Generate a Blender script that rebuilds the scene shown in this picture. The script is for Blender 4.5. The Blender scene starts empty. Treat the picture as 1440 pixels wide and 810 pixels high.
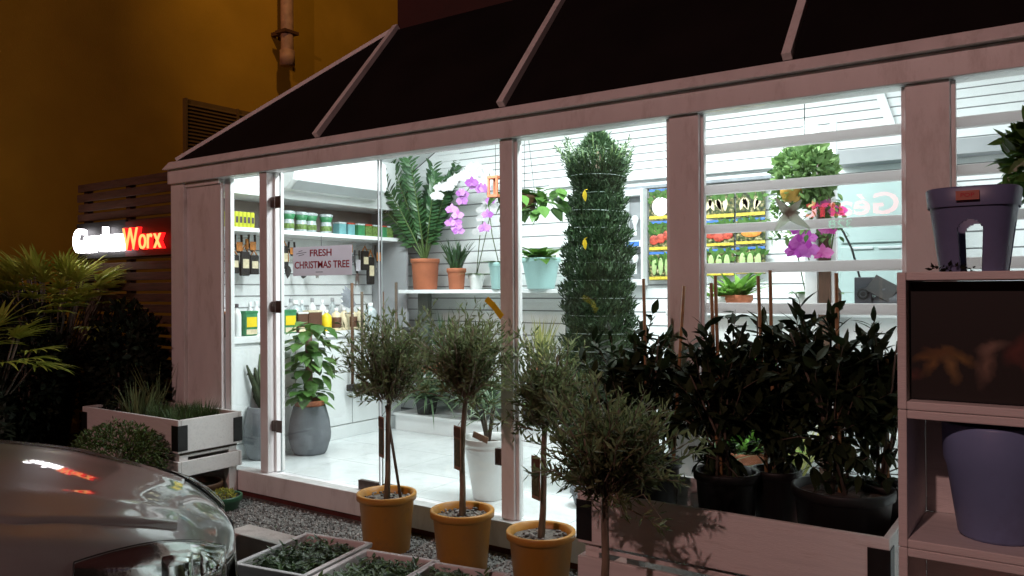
import bpy, bmesh, math, random
from mathutils import Vector, Matrix, Euler, noise
R = math.radians
V = Vector
scene = bpy.context.scene
col = scene.collection
random.seed(7)

# ------------------------------------------------------------------ camera
F_PX, YAW, PITCH, ROLL = 1132.17, 0.607654, 0.00154, -0.005808
CAM = V((0, -3.86, 1.55))
fw = V((-math.sin(YAW) * math.cos(PITCH), math.cos(YAW) * math.cos(PITCH), math.sin(PITCH)))
rt0 = V((math.cos(YAW), math.sin(YAW), 0)); up0 = rt0.cross(fw)
rt = math.cos(ROLL) * rt0 + math.sin(ROLL) * up0
up = -math.sin(ROLL) * rt0 + math.cos(ROLL) * up0
cd = bpy.data.cameras.new('camera'); cam = bpy.data.objects.new('camera', cd); col.objects.link(cam)
cd.sensor_width = 36; cd.lens = F_PX * 36 / 1440; cd.clip_end = 500; cd.clip_start = 0.05
m = Matrix((rt, up, -fw)).transposed().to_4x4(); m.translation = CAM
cam.matrix_world = m
scene.camera = cam

def at(px, py, axis='y', val=0.0):
    """survey point: where the sight line of a photo point meets a real plane of the place"""
    d = fw + rt * ((px - 720) / F_PX) - up * ((py - 405) / F_PX)
    i = 'xyz'.index(axis); t = (val - CAM[i]) / d[i]
    return CAM + d * t

# ------------------------------------------------------------------ materials
def newmat(name):
    mt = bpy.data.materials.new(name); mt.use_nodes = True
    nt = mt.node_tree
    return mt, nt, nt.nodes['Principled BSDF']

def mat(name, c, rough=.5, var=.12, scale=9, bump=.0, bscale=60, metal=0, coat=0, spec=.5, dirt=None, dscale=3, stretch=None, trans=0):
    mt, nt, b = newmat(name); N = nt.nodes; L = nt.links
    tc = N.new('ShaderNodeTexCoord'); src = tc.outputs['Object']
    if stretch:
        mp = N.new('ShaderNodeMapping'); mp.inputs['Scale'].default_value = stretch
        L.new(src, mp.inputs['Vector']); src = mp.outputs['Vector']
    nz = N.new('ShaderNodeTexNoise'); nz.inputs['Scale'].default_value = scale; nz.inputs['Detail'].default_value = 5
    L.new(src, nz.inputs['Vector'])
    rp = N.new('ShaderNodeValToRGB')
    lo = [max(0, x * (1 - var)) for x in c]; hi = [min(1, x * (1 + var)) for x in c]
    rp.color_ramp.elements[0].color = (*lo, 1); rp.color_ramp.elements[1].color = (*hi, 1)
    rp.color_ramp.elements[0].position = .3; rp.color_ramp.elements[1].position = .7
    L.new(nz.outputs['Fac'], rp.inputs['Fac'])
    out = rp.outputs['Color']
    if dirt:
        n2 = N.new('ShaderNodeTexNoise'); n2.inputs['Scale'].default_value = dscale; n2.inputs['Detail'].default_value = 8
        n2.inputs['Roughness'].default_value = .7
        L.new(src, n2.inputs['Vector'])
        r2 = N.new('ShaderNodeValToRGB'); r2.color_ramp.elements[0].position = .52; r2.color_ramp.elements[1].position = .75
        L.new(n2.outputs['Fac'], r2.inputs['Fac'])
        mx = N.new('ShaderNodeMix'); mx.data_type = 'RGBA'
        L.new(r2.outputs['Color'], mx.inputs['Factor']); L.new(out, mx.inputs['A']); mx.inputs['B'].default_value = (*dirt, 1)
        out = mx.outputs['Result']
    L.new(out, b.inputs['Base Color'])
    rr = N.new('ShaderNodeMapRange'); rr.inputs['To Min'].default_value = max(.02, rough - .08); rr.inputs['To Max'].default_value = min(1, rough + .08)
    L.new(nz.outputs['Fac'], rr.inputs['Value']); L.new(rr.outputs['Result'], b.inputs['Roughness'])
    b.inputs['Metallic'].default_value = metal; b.inputs['Coat Weight'].default_value = coat
    b.inputs['Coat Roughness'].default_value = .03
    b.inputs['Specular IOR Level'].default_value = spec
    if bump:
        n3 = N.new('ShaderNodeTexNoise'); n3.inputs['Scale'].default_value = bscale; n3.inputs['Detail'].default_value = 4
        L.new(src, n3.inputs['Vector'])
        bp = N.new('ShaderNodeBump'); bp.inputs['Strength'].default_value = bump; bp.inputs['Distance'].default_value = .01
        L.new(n3.outputs['Fac'], bp.inputs['Height']); L.new(bp.outputs['Normal'], b.inputs['Normal'])
    return mt

def leafmat(name, c1, c2, rough=.45, trans=.3, spec=.4, c3=None):
    mt, nt, b = newmat(name); N = nt.nodes; L = nt.links
    g = N.new('ShaderNodeNewGeometry'); rp = N.new('ShaderNodeValToRGB')
    rp.color_ramp.elements[0].color = (*c1, 1); rp.color_ramp.elements[1].color = (*c2, 1)
    if c3:
        e = rp.color_ramp.elements.new(.9); e.color = (*c2, 1); rp.color_ramp.elements[-1].color = (*c3, 1)
    L.new(g.outputs['Random Per Island'], rp.inputs['Fac'])
    L.new(rp.outputs['Color'], b.inputs['Base Color'])
    b.inputs['Roughness'].default_value = rough; b.inputs['Specular IOR Level'].default_value = spec
    tr = N.new('ShaderNodeBsdfTranslucent'); L.new(rp.outputs['Color'], tr.inputs['Color'])
    mx = N.new('ShaderNodeMixShader'); mx.inputs[0].default_value = trans
    L.new(b.outputs[0], mx.inputs[1]); L.new(tr.outputs[0], mx.inputs[2])
    L.new(mx.outputs[0], N['Material Output'].inputs['Surface'])
    return mt

def emat(name, c, s):
    mt, nt, b = newmat(name); N = nt.nodes
    b.inputs['Base Color'].default_value = (*[min(.8, x) for x in c], 1)
    b.inputs['Emission Color'].default_value = (*c, 1); b.inputs['Emission Strength'].default_value = s
    return mt

def glassmat(name, tint=(.96, .99, .98), k=1.0):
    mt = bpy.data.materials.new(name); mt.use_nodes = True
    nt = mt.node_tree; N = nt.nodes; L = nt.links; N.remove(N['Principled BSDF'])
    t = N.new('ShaderNodeBsdfTransparent'); t.inputs[0].default_value = (*tint, 1)
    g = N.new('ShaderNodeBsdfGlossy'); g.inputs['Roughness'].default_value = .015
    fr = N.new('ShaderNodeFresnel')
    gm = N.new('ShaderNodeNewGeometry'); mr = N.new('ShaderNodeMapRange')   # a thin sheet reflects alike from both faces
    mr.inputs['To Min'].default_value = 1.45; mr.inputs['To Max'].default_value = 1 / 1.45
    L.new(gm.outputs['Backfacing'], mr.inputs['Value']); L.new(mr.outputs['Result'], fr.inputs[0])
    mu = N.new('ShaderNodeMath'); mu.operation = 'MULTIPLY'; mu.inputs[1].default_value = k
    L.new(fr.outputs[0], mu.inputs[0])
    mx = N.new('ShaderNodeMixShader'); L.new(mu.outputs[0], mx.inputs[0]); L.new(t.outputs[0], mx.inputs[1]); L.new(g.outputs[0], mx.inputs[2])
    df = N.new('ShaderNodeBsdfDiffuse'); df.inputs[0].default_value = (.7, .7, .7, 1)      # thin film of dust and smears
    tc = N.new('ShaderNodeTexCoord'); nz = N.new('ShaderNodeTexNoise'); nz.inputs['Scale'].default_value = 2.5; nz.inputs['Detail'].default_value = 9; nz.inputs['Roughness'].default_value = .7
    L.new(tc.outputs['Object'], nz.inputs['Vector'])
    r2 = N.new('ShaderNodeMapRange'); r2.inputs['From Min'].default_value = .4; r2.inputs['From Max'].default_value = .75; r2.inputs['To Max'].default_value = .05
    L.new(nz.outputs['Fac'], r2.inputs['Value'])
    m2 = N.new('ShaderNodeMixShader'); L.new(r2.outputs['Result'], m2.inputs[0]); L.new(mx.outputs[0], m2.inputs[1]); L.new(df.outputs[0], m2.inputs[2])
    L.new(m2.outputs[0], N['Material Output'].inputs['Surface'])
    return mt

M = {}
M['white'] = mat('white_paint', (.80, .79, .78), .45, .05, 4, .08, 40, dirt=(.56, .53, .50), dscale=3.2, stretch=(2.5, 2.5, .8))
M['white_in'] = mat('white_interior_paint', (.80, .82, .82), .5, .02, 3)
M['white_gloss'] = mat('white_gloss_board', (.8, .82, .82), .25, .02, 3)
M['floor_in'] = mat('white_floor', (.72, .75, .75), .16, .08, 1.5, dirt=(.58, .60, .60), dscale=5.5)
M['crate'] = mat('crate_white_wood', (.78, .75, .73), .6, .10, 3, .25, 30, stretch=(1.2, 14, 14), dirt=(.58, .54, .51), dscale=3)
M['black'] = mat('black_plastic', (.007, .007, .007), .5, .2, 20)
M['blackmetal'] = mat('black_steel', (.016, .016, .017), .5, .2, 20)
M['roof'] = mat('dark_roof_sheet', (.010, .008, .008), .75, .2, 3, .08, 8, spec=.10)
M['darkred'] = mat('dark_red_wall', (.05, .012, .010), .8, .15, 4, .1, 40)
M['ochre'] = mat('ochre_render', (.48, .29, .03), .9, .12, 1.3, .25, 70, dirt=(.44, .27, .02), dscale=.7, spec=.1)
M['vent'] = mat('vent_paint', (.19, .12, .03), .7, .1, 8)
M['pipe'] = mat('rusty_pipe', (.42, .26, .17), .6, .3, 9, .1, 40)
M['fence'] = mat('stained_fence_wood', (.09, .045, .028), .65, .35, 5, .3, 30, stretch=(1, 12, 12))
M['red_base'] = mat('oxide_red_plinth', (.12, .03, .025), .8, .25, 8)
M['asphalt'] = mat('asphalt', (.045, .045, .045), .85, .3, 30, .6, 200)
M['gravelbed'] = mat('gravel_bed', (.16, .15, .14), .9, .4, 60, .8, 160)
M['steel'] = mat('brushed_steel', (.45, .43, .41), .3, .1, 40, metal=1)
M['bronze'] = mat('bronze_fitting', (.14, .10, .09), .4, .15, 30, metal=.7)
M['glass'] = glassmat('clear_glass')
M['ochrepot'] = mat('mustard_plastic_pot', (.52, .235, .035), .42, .10, 5, .03, 60, dirt=(.27, .14, .055), dscale=5)
M['terracotta'] = mat('terracotta', (.42, .13, .06), .75, .12, 10, .1, 80)
M['greypot'] = mat('grey_stone_pot', (.15, .16, .175), .75, .15, 14, .15, 60)
M['whitepot'] = mat('white_glazed_pot', (.74, .74, .72), .3, .03, 4)
M['aqua'] = mat('aqua_plastic', (.42, .66, .64), .4, .04, 6)
M['purple'] = mat('dark_lavender_plastic', (.15, .18, .33), .42, .08, 6, dirt=(.13, .15, .25), dscale=5)
M['lavender'] = mat('lavender_plastic', (.22, .30, .54), .42, .08, 6, dirt=(.18, .23, .42), dscale=5)
M['soil'] = mat('potting_soil', (.06, .045, .035), .95, .5, 50, .9, 90)
M['stonechips'] = mat('stone_mulch', (.15, .13, .11), .9, .4, 40, .8, 90)
M['bark'] = mat('olive_bark', (.20, .155, .11), .85, .3, 14, .5, 50, stretch=(3, 3, .8))
M['cane'] = mat('bamboo_cane', (.30, .17, .07), .6, .25, 6, stretch=(2, 2, 6))
M['stake'] = mat('dark_stake', (.10, .075, .055), .8, .25, 10)
M['tag'] = mat('brown_card_tag', (.32, .20, .13), .7, .35, 18)
M['yellow'] = mat('yellow_plastic', (.85, .62, .02), .4, .06, 8)
M['paper0'] = mat('white_paper', (.70, .66, .69), .7, .02, 6)
M['redink'] = mat('red_ink', (.50, .03, .05), .6, .05, 8)
M['ink'] = mat('dark_ink', (.05, .04, .05), .6, .05, 8)
M['olive'] = leafmat('olive_leaves', (.07, .10, .036), (.25, .29, .14), .5, .42, .35)
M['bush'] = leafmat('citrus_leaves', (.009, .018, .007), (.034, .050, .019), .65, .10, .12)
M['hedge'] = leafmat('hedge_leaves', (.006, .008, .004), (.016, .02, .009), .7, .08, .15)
M['box'] = leafmat('box_leaves', (.03, .05, .012), (.085, .12, .03), .5, .2, .3)
M['palm'] = leafmat('fan_palm_leaves', (.32, .40, .05), (.58, .62, .13), .5, .3, .4)
M['herb'] = leafmat('herb_leaves', (.09, .12, .05), (.24, .28, .12), .5, .2, .3)
M['trough'] = leafmat('seedling_leaves', (.025, .05, .015), (.10, .17, .05), .4, .2, .5)
M['bright'] = leafmat('bright_leaves', (.06, .18, .025), (.20, .40, .06), .4, .3, .4)
M['mid'] = leafmat('glossy_leaves', (.045, .12, .025), (.13, .27, .06), .35, .22, .5)
M['zz'] = leafmat('zz_leaves', (.018, .06, .022), (.05, .125, .04), .35, .15, .5)
M['fern'] = leafmat('ball_plant_leaves', (.06, .13, .04), (.20, .32, .11), .5, .3, .3)
M['needle'] = leafmat('fir_needles', (.012, .034, .013), (.046, .09, .034), .55, .1, .3)
M['strap'] = leafmat('strap_leaves', (.05, .10, .05), (.20, .27, .15), .45, .2, .4)
M['sans'] = leafmat('variegated_leaves', (.20, .24, .06), (.55, .52, .20), .4, .2, .4)
M['succ'] = leafmat('succulent_stems', (.02, .035, .018), (.05, .065, .03), .6, .1, .3)
M['orch_w'] = leafmat('white_petals', (.66, .66, .65), (.76, .74, .75), .5, .35, .2)
M['orch_p'] = leafmat('mauve_petals', (.36, .10, .42), (.62, .34, .66), .5, .3, .2)
M['orch_m'] = leafmat('magenta_petals', (.50, .06, .48), (.72, .22, .68), .5, .3, .2)
M['orch_k'] = leafmat('pink_petals', (.80, .10, .50), (.88, .30, .68), .5, .3, .2)
M['stem'] = mat('green_stem', (.07, .12, .03), .6, .2, 20)
M['wood'] = mat('brown_wood', (.10, .05, .03), .6, .3, 8, .2, 40, stretch=(8, 8, 1))
M['darkpost'] = mat('grey_green_post', (.07, .085, .075), .6, .1, 8)
M['greypanel'] = mat('grey_panel', (.30, .31, .32), .6, .05, 6)
M['backshade'] = mat('grey_brown_back_shade', (.26, .22, .20), .6, .1, 6)
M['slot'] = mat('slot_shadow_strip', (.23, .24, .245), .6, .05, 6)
M['ac'] = mat('white_abs', (.82, .83, .83), .3, .02, 4)
M['acgrey'] = mat('pale_grey_abs', (.42, .45, .46), .4, .03, 4)
M['yelbox'] = mat('yellow_green_carton', (.50, .52, .02), .5, .06, 12)
M['green'] = mat('green_print', (.04, .22, .09), .45, .2, 20)
M['silver'] = mat('clear_film', (.46, .52, .53), .2, .35, 30)
M['teal'] = mat('teal_print', (.14, .34, .36), .45, .15, 20)
M['leafprint'] = mat('leaf_print', (.12, .20, .05), .5, .6, 60)
M['orange'] = mat('orange_plastic', (.62, .22, .04), .45, .35, 40)
M['brown'] = mat('dark_brown_plastic', (.11, .05, .03), .4, .15, 14)
M['cream'] = mat('cream_label', (.70, .60, .40), .5, .15, 40)
M['red'] = mat('red_print', (.42, .06, .035), .45, .6, 45)
M['blue'] = mat('blue_print', (.05, .16, .50), .45, .2, 25)
M['fridge'] = mat('pale_green_panel', (.33, .42, .41), .35, .05, 2)
M['darkgrey'] = mat('charcoal_plastic', (.045, .05, .06), .5, .1, 10)
M['midgrey'] = mat('mid_grey_glove', (.26, .28, .31), .6, .25, 14)
M['paint'] = None
M['chrome'] = mat('chrome_reflector', (.80, .80, .80), .12, .1, 12, .25, 9, metal=1)
M['amber'] = mat('amber_lens', (.40, .09, .01), .12, .3, 30, coat=1)
M['rubber'] = mat('tyre_rubber', (.02, .02, .02), .8, .2, 30)
M['concrete'] = mat('white_painted_concrete', (.62, .57, .54), .8, .12, 8, .3, 60, dirt=(.38, .33, .30), dscale=7)
M['troughpl'] = mat('pale_polystyrene', (.66, .60, .60), .55, .05, 10, .15, 80)
M['greenbowl'] = mat('green_plastic', (.03, .10, .05), .4, .1, 9)
M['rust'] = mat('rusty_brown', (.10, .045, .02), .6, .25, 9)
M['star'] = None
M['net'] = mat('clear_netting', (.30, .37, .33), .4, .1, 20)

def translucent(name, c, k, rough=.6):
    mt, nt, b = newmat(name); N = nt.nodes; L = nt.links
    tc = N.new('ShaderNodeTexCoord'); nz = N.new('ShaderNodeTexNoise'); nz.inputs['Scale'].default_value = 5; L.new(tc.outputs['Object'], nz.inputs['Vector'])
    rp = N.new('ShaderNodeValToRGB'); rp.color_ramp.elements[0].color = (*[x * .93 for x in c], 1); rp.color_ramp.elements[1].color = (*c, 1)
    L.new(nz.outputs['Fac'], rp.inputs[0]); L.new(rp.outputs[0], b.inputs['Base Color']); b.inputs['Roughness'].default_value = rough
    tr = N.new('ShaderNodeBsdfTranslucent'); L.new(rp.outputs[0], tr.inputs['Color'])
    mx = N.new('ShaderNodeMixShader'); mx.inputs[0].default_value = k
    L.new(b.outputs[0], mx.inputs[1]); L.new(tr.outputs[0], mx.inputs[2]); L.new(mx.outputs[0], N['Material Output'].inputs['Surface'])
    return mt
M['paper'] = translucent('thin_white_paper', (.78, .74, .78), .5)
M['bar'] = translucent('white_window_bar', (.82, .80, .80), .5, .4)
M['star'] = translucent('pale_starfish', (.80, .84, .76), .7)
M['tagpic'] = mat('dark_tag_picture', (.09, .09, .045), .6, .5, 60)
M['print_y'] = mat('dull_yellow_print', (.095, .055, .014), .7, .5, 40); M['print_w'] = mat('dull_cream_print', (.10, .068, .05), .7, .5, 40); M['print_r'] = mat('dull_red_print', (.07, .018, .015), .7, .5, 40)
def carpaint():
    mt, nt, b = newmat('silver_car_paint'); N = nt.nodes; L = nt.links
    nz = N.new('ShaderNodeTexNoise'); nz.inputs['Scale'].default_value = 900
    tc = N.new('ShaderNodeTexCoord'); L.new(tc.outputs['Object'], nz.inputs['Vector'])
    rp = N.new('ShaderNodeValToRGB'); rp.color_ramp.elements[0].color = (.27, .268, .262, 1); rp.color_ramp.elements[1].color = (.40, .397, .39, 1)
    L.new(nz.outputs['Fac'], rp.inputs[0]); L.new(rp.outputs[0], b.inputs['Base Color'])
    b.inputs['Metallic'].default_value = .4; b.inputs['Roughness'].default_value = .34
    b.inputs['Coat Weight'].default_value = 1; b.inputs['Coat Roughness'].default_value = .012
    return mt
M['paint'] = carpaint()

# ------------------------------------------------------------------ mesh building
class MB:
    def __init__(s): s.v = []; s.f = []; s.mi = []; s.m = 0; s.sm = []; s.smooth = False
    def add(s, vs, fs):
        o = len(s.v); s.v += [tuple(x) for x in vs]
        for f in fs: s.f.append([i + o for i in f]); s.mi.append(s.m); s.sm.append(s.smooth)
        return s
    def box(s, x0, x1, y0, y1, z0, z1, T=None):
        vs = [V((x, y, z)) for z in (z0, z1) for y in (y0, y1) for x in (x0, x1)]
        if T: vs = [T @ v for v in vs]
        return s.add(vs, [(0, 2, 3, 1), (4, 5, 7, 6), (0, 1, 5, 4), (2, 6, 7, 3), (0, 4, 6, 2), (1, 3, 7, 5)])
    def bar(s, a, b, w, h, upv=(0, 0, 1)):
        a = V(a); b = V(b); d = (b - a).normalized(); u = V(upv); x = d.cross(u).normalized(); z = x.cross(d)
        vs = [p + x * sx * w / 2 + z * sz * h / 2 for p in (a, b) for sz in (-1, 1) for sx in (-1, 1)]
        return s.add(vs, [(0, 1, 3, 2), (4, 6, 7, 5), (0, 4, 5, 1), (2, 3, 7, 6), (0, 2, 6, 4), (1, 5, 7, 3)])
    def tube(s, pts, r, n=6, cap=True):
        pts = [V(p) for p in pts]; rs = r if isinstance(r, (list, tuple)) else [r] * len(pts)
        vs = []; fs = []
        d0 = (pts[1] - pts[0]).normalized()
        x = d0.orthogonal().normalized()
        for i, p in enumerate(pts):
            d = (pts[min(i + 1, len(pts) - 1)] - pts[max(i - 1, 0)]).normalized()
            x = (x - d * x.dot(d)); x = x.normalized() if x.length > 1e-6 else d.orthogonal().normalized()
            y = d.cross(x)
            for k in range(n):
                a = 2 * math.pi * k / n; vs.append(p + (x * math.cos(a) + y * math.sin(a)) * rs[i])
        for i in range(len(pts) - 1):
            for k in range(n):
                fs.append((i * n + k, i * n + (k + 1) % n, (i + 1) * n + (k + 1) % n, (i + 1) * n + k))
        if cap: fs += [tuple(reversed(range(n))), tuple(range((len(pts) - 1) * n, len(pts) * n))]
        sm = s.smooth; s.smooth = True; s.add(vs, fs); s.smooth = sm
        return s
    def lathe(s, prof, c=(0, 0, 0), n=28, cap=False, T=None):
        vs = []; fs = []; c = V(c)
        for r, z in prof:
            for k in range(n):
                a = 2 * math.pi * k / n; p = V((r * math.cos(a), r * math.sin(a), z))
                vs.append((T @ p if T else p) + c)
        for i in range(len(prof) - 1):
            for k in range(n): fs.append((i * n + k, i * n + (k + 1) % n, (i + 1) * n + (k + 1) % n, (i + 1) * n + k))
        if cap: fs.append(tuple(range((len(prof) - 1) * n, len(prof) * n))); fs.append(tuple(reversed(range(n))))
        sm = s.smooth; s.smooth = True; s.add(vs, fs); s.smooth = sm
        return s
    def ell(s, c, r, n=10, m=7, T=None, jit=0):
        c = V(c); vs = []; fs = []
        for i in range(m + 1):
            t = math.pi * i / m
            for k in range(n):
                a = 2 * math.pi * k / n
                p = V((r[0] * math.sin(t) * math.cos(a), r[1] * math.sin(t) * math.sin(a), r[2] * math.cos(t)))
                if jit: p *= 1 + jit * noise.noise(p * 9 + c * 3)
                vs.append((T @ p if T else p) + c)
        for i in range(m):
            for k in range(n): fs.append((i * n + k, (i + 1) * n + k, (i + 1) * n + (k + 1) % n, i * n + (k + 1) % n))
        sm = s.smooth; s.smooth = True; s.add(vs, fs); s.smooth = sm
        return s
    def leaf(s, b, d, nrm, L, w, bend=.15, fold=.15):
        b = V(b); d = V(d).normalized(); nrm = V(nrm)
        x = d.cross(nrm); x = x.normalized() if x.length > 1e-5 else d.orthogonal().normalized()
        n = x.cross(d)
        tip = b + d * L - n * L * bend; mid = b + d * L * .48 - n * (fold * w * .5)
        ml = b + d * L * .45 + x * w / 2 + n * fold * w * .5; mr = b + d * L * .45 - x * w / 2 + n * fold * w * .5
        return s.add([b, mid, tip, ml, mr], [(0, 1, 2, 3), (0, 4, 2, 1)])
    def leaf6(s, b, d, nrm, L, w, bend=.3, fold=.12):
        """broader leaf: base, two shoulder rows, tip, folded along the midrib and drooping"""
        b = V(b); d = V(d).normalized(); nrm = V(nrm)
        x = d.cross(nrm); x = x.normalized() if x.length > 1e-5 else d.orthogonal().normalized()
        n = x.cross(d); vs = [b]
        for t, ww in ((.18, .72), (.45, 1.0), (.75, .62)):
            c = b + d * L * t - n * L * bend * t * t
            vs += [c + x * w / 2 * ww + n * fold * w * ww * .5, c, c - x * w / 2 * ww + n * fold * w * ww * .5]
        vs.append(b + d * L - n * L * bend)
        return s.add(vs, [(0, 2, 1), (0, 3, 2), (1, 2, 5, 4), (2, 3, 6, 5), (4, 5, 8, 7), (5, 6, 9, 8), (7, 8, 10), (8, 9, 10)])
    def blade(s, b, d, L, w, droop=.5, n=6, upv=(0, 0, 1), taper=1.0):
        b = V(b); d = V(d).normalized(); x = d.cross(V(upv)); x = x.normalized() if x.length > 1e-4 else V((1, 0, 0))
        vs = []; p = b.copy(); dd = d.copy()
        for i in range(n + 1):
            t = i / n; ww = w * (min(1, .45 + t * 2.2)) * (1 - t ** 2.2 * taper) + .0004
            side = x * ww / 2; crease = x.cross(dd) * ww * .18
            vs += [p + side + crease, p, p - side + crease]
            dd = (dd + V((0, 0, -1)) * droop * (t + .15) * 2 / n).normalized(); p = p + dd * L / n
        fs = []
        for i in range(n): a = i * 3; fs += [(a, a + 1, a + 4, a + 3), (a + 1, a + 2, a + 5, a + 4)]
        return s.add(vs, fs)
    def build(s, name, mats, parent=None, bevel=0, subsurf=0, smooth=False):
        me = bpy.data.meshes.new(name)
        o = parent.location if parent is not None and parent.parent is None else V((0, 0, 0))
        if parent is not None and parent.parent is not None: o = parent.parent.location
        if parent is not None and parent.parent is not None and parent.parent.parent is not None: o = parent.parent.parent.location
        vs = [V(v) - o for v in s.v] if parent is not None else s.v
        me.from_pydata([tuple(v) for v in vs], [], s.f)
        for mt in (mats if isinstance(mats, (list, tuple)) else [mats]): me.materials.append(M[mt] if isinstance(mt, str) else mt)
        me.polygons.foreach_set('material_index', s.mi)
        me.polygons.foreach_set('use_smooth', [smooth or q for q in s.sm])
        me.update()
        ob = bpy.data.objects.new(name, me); col.objects.link(ob)
        if parent is not None: ob.parent = parent
        if bevel:
            md = ob.modifiers.new('bevel', 'BEVEL'); md.width = bevel; md.segments = 2; md.limit_method = 'ANGLE'
        if subsurf:
            md = ob.modifiers.new('sub', 'SUBSURF'); md.levels = subsurf; md.render_levels = subsurf
        return ob

def thing(name, label, cat, loc=(0, 0, 0), group=None):
    o = bpy.data.objects.new(name, None); col.objects.link(o); o.location = loc
    o.empty_display_size = .1
    o['label'] = label; o['category'] = cat
    if group: o['group'] = group
    return o
def tag(o, label, cat, group=None, kind=None):
    if label: o['label'] = label
    if cat: o['category'] = cat
    if group: o['group'] = group
    if kind: o['kind'] = kind
    return o
def kids(o): return [c for c in bpy.data.objects if c.parent == o]
def dup(root, loc, label=None, rotz=None, scale=None):
    r = root.copy(); col.objects.link(r); r.location = loc
    if label: r['label'] = label
    if rotz is not None: r.rotation_euler.z = rotz
    if scale: r.scale = scale
    for ch in kids(root):
        c = ch.copy(); col.objects.link(c); c.parent = r
        for g in kids(ch):
            d = g.copy(); col.objects.link(d); d.parent = c
    return r

def glyphs(text, size, extrude=.002, offset=0.0):
    """text as (verts, faces) in the XY plane"""
    cu = bpy.data.curves.new('glyph', 'FONT'); cu.body = text; cu.size = size; cu.extrude = extrude; cu.offset = offset; cu.resolution_u = 4
    ob = bpy.data.objects.new('glyph', cu); col.objects.link(ob)
    dg = bpy.context.evaluated_depsgraph_get(); dg.update()
    me = bpy.data.meshes.new_from_object(ob.evaluated_get(dg))
    vs = [v.co.copy() for v in me.vertices]; fs = [tuple(p.vertices) for p in me.polygons]
    bpy.data.objects.remove(ob); bpy.data.curves.remove(cu); bpy.data.meshes.remove(me)
    return vs, fs
def text_mb(mb, text, width, height, origin, xdir=(1, 0, 0), ydir=(0, 0, 1), ext=.001, offset=0.0, out=(0, -1, 0)):
    vs, fs = glyphs(text, 1.0, 0.01, offset)
    x0 = min(v.x for v in vs); x1 = max(v.x for v in vs); y0 = min(v.y for v in vs); y1 = max(v.y for v in vs)
    X = V(xdir); Yv = V(ydir); O = V(out); o = V(origin)
    pts = [o + X * ((v.x - x0) / (x1 - x0) * width) + Yv * ((v.y - y0) / (y1 - y0) * height) + O * (v.z / .01 * ext) for v in vs]
    mb.add(pts, fs); return mb

rnd = random.random
def ru(a, b): return a + (b - a) * rnd()
def rdir():
    while 1:
        v = V((ru(-1, 1), ru(-1, 1), ru(-1, 1)))
        if .05 < v.length < 1: return v.normalized()

# ================================================================== SETTING
mb = MB(); mb.add([(-60, -60, 0), (60, -60, 0), (60, 60, 0), (-60, 60, 0)], [(0, 1, 2, 3)])
g = mb.build('ground', 'asphalt'); tag(g, 'dark asphalt ground of the car park', 'ground', kind='structure')
mb = MB(); mb.add([(-6.6, -1.0, .004), (1.6, -1.0, .004), (1.6, .0, .004), (-6.6, .0, .004)], [(0, 1, 2, 3)])
g = mb.build('gravel_bed', 'gravelbed'); tag(g, 'grey gravel bed along the foot of the shop front', 'gravel bed', kind='structure')
mb = MB(); 
for i in range(9000):
    x = ru(-5.4, -1.7); y = ru(-.98, -.06); r = ru(.005, .013); c = V((x, y, .004 + r * .4))
    T = Euler((ru(0, 6), ru(0, 6), ru(0, 6))).to_matrix()
    p = [T @ V(q) * r for q in ((1.2, 0, 0), (-1, .2, 0), (0, .9, .1), (.1, -1, 0), (0, 0, .7), (.1, 0, -.7))]
    mb.add([c + q for q in p], [(0, 2, 4), (2, 1, 4), (1, 3, 4), (3, 0, 4), (2, 0, 5), (1, 2, 5), (3, 1, 5), (0, 3, 5)])
M['pebble'] = leafmat('pebbles', (.06, .058, .055), (.36, .34, .32), .85, 0, .3)
tag(mb.build('gravel', 'pebble'), 'loose grey gravel chippings below the shop windows', 'gravel', kind='stuff')

# ================================================================== SHOP
ZF = .19
XL, XR = -5.5, 1.6
YB = 2.42
shop = thing('glass_shop', 'white framed glass garden shop with dark sloping roof, lit bright inside', 'shop', (-2.5, 0, 0))
def S(name, m, fn, bevel=.004, parent=None):
    b = MB(); fn(b); return b.build(name, m, parent or shop, bevel=bevel)
def tiles(b):
    b.m = 0; y = .063
    while y < YB:
        x = XL - .5
        while x < XR: b.box(x + .002, min(XR, x + .598), y + .002, min(YB + .09, y + .598), ZF - .02, ZF); x += .6
        y += .6
    b.m = 1; b.box(XL - .5, XR, .062, YB + .1, ZF - .1, ZF - .004)
S('interior_floor', ['floor_in', 'acgrey'], tiles, 0)
S('sill', 'white', lambda b: b.box(-6.12, XR, -.045, .06, .045, .197))
S('base_strip', 'red_base', lambda b: b.box(-6.10, XR, -.02, .05, .0, .043), 0)
S('beam', 'white', lambda b: (b.box(-6.12, XR, -.03, .12, 2.432, 2.545)))
S('eave_trim', 'white', lambda b: b.add([(-6.14, -.07, 2.548), (XR, -.07, 2.548), (XR, .1, 2.548), (-6.14, .1, 2.548), (-6.10, -.03, 2.612), (XR, -.03, 2.612), (XR, .1, 2.612), (-6.10, .1, 2.612)],
   [(0, 3, 2, 1), (4, 5, 6, 7), (0, 1, 5, 4), (1, 2, 6, 5), (2, 3, 7, 6), (3, 0, 4, 7)]))
posts = [(-6.12, -5.94, .12), (-4.98, -4.895, .12), (-2.77, -2.678, .10), (-1.698, -1.537, .10), (-.594, -.42, .10), (.50, .66, .10), (1.44, 1.6, .1)]
for x0, x1, d in posts:
    S('post', 'white', lambda b: b.box(x0, x1, 0, d, .199, 2.43))
S('side_panel', 'white', lambda b: b.box(-5.938, -5.49, .03, .06, .199, 2.43), .003)
S('panel_trim', 'white', lambda b: b.box(-5.938, -5.49, .012, .029, 2.395, 2.43), .002)
S('wall_end', 'white_in', lambda b: b.box(-5.488, -5.415, .065, .10, .199, 2.43), .002)
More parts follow.
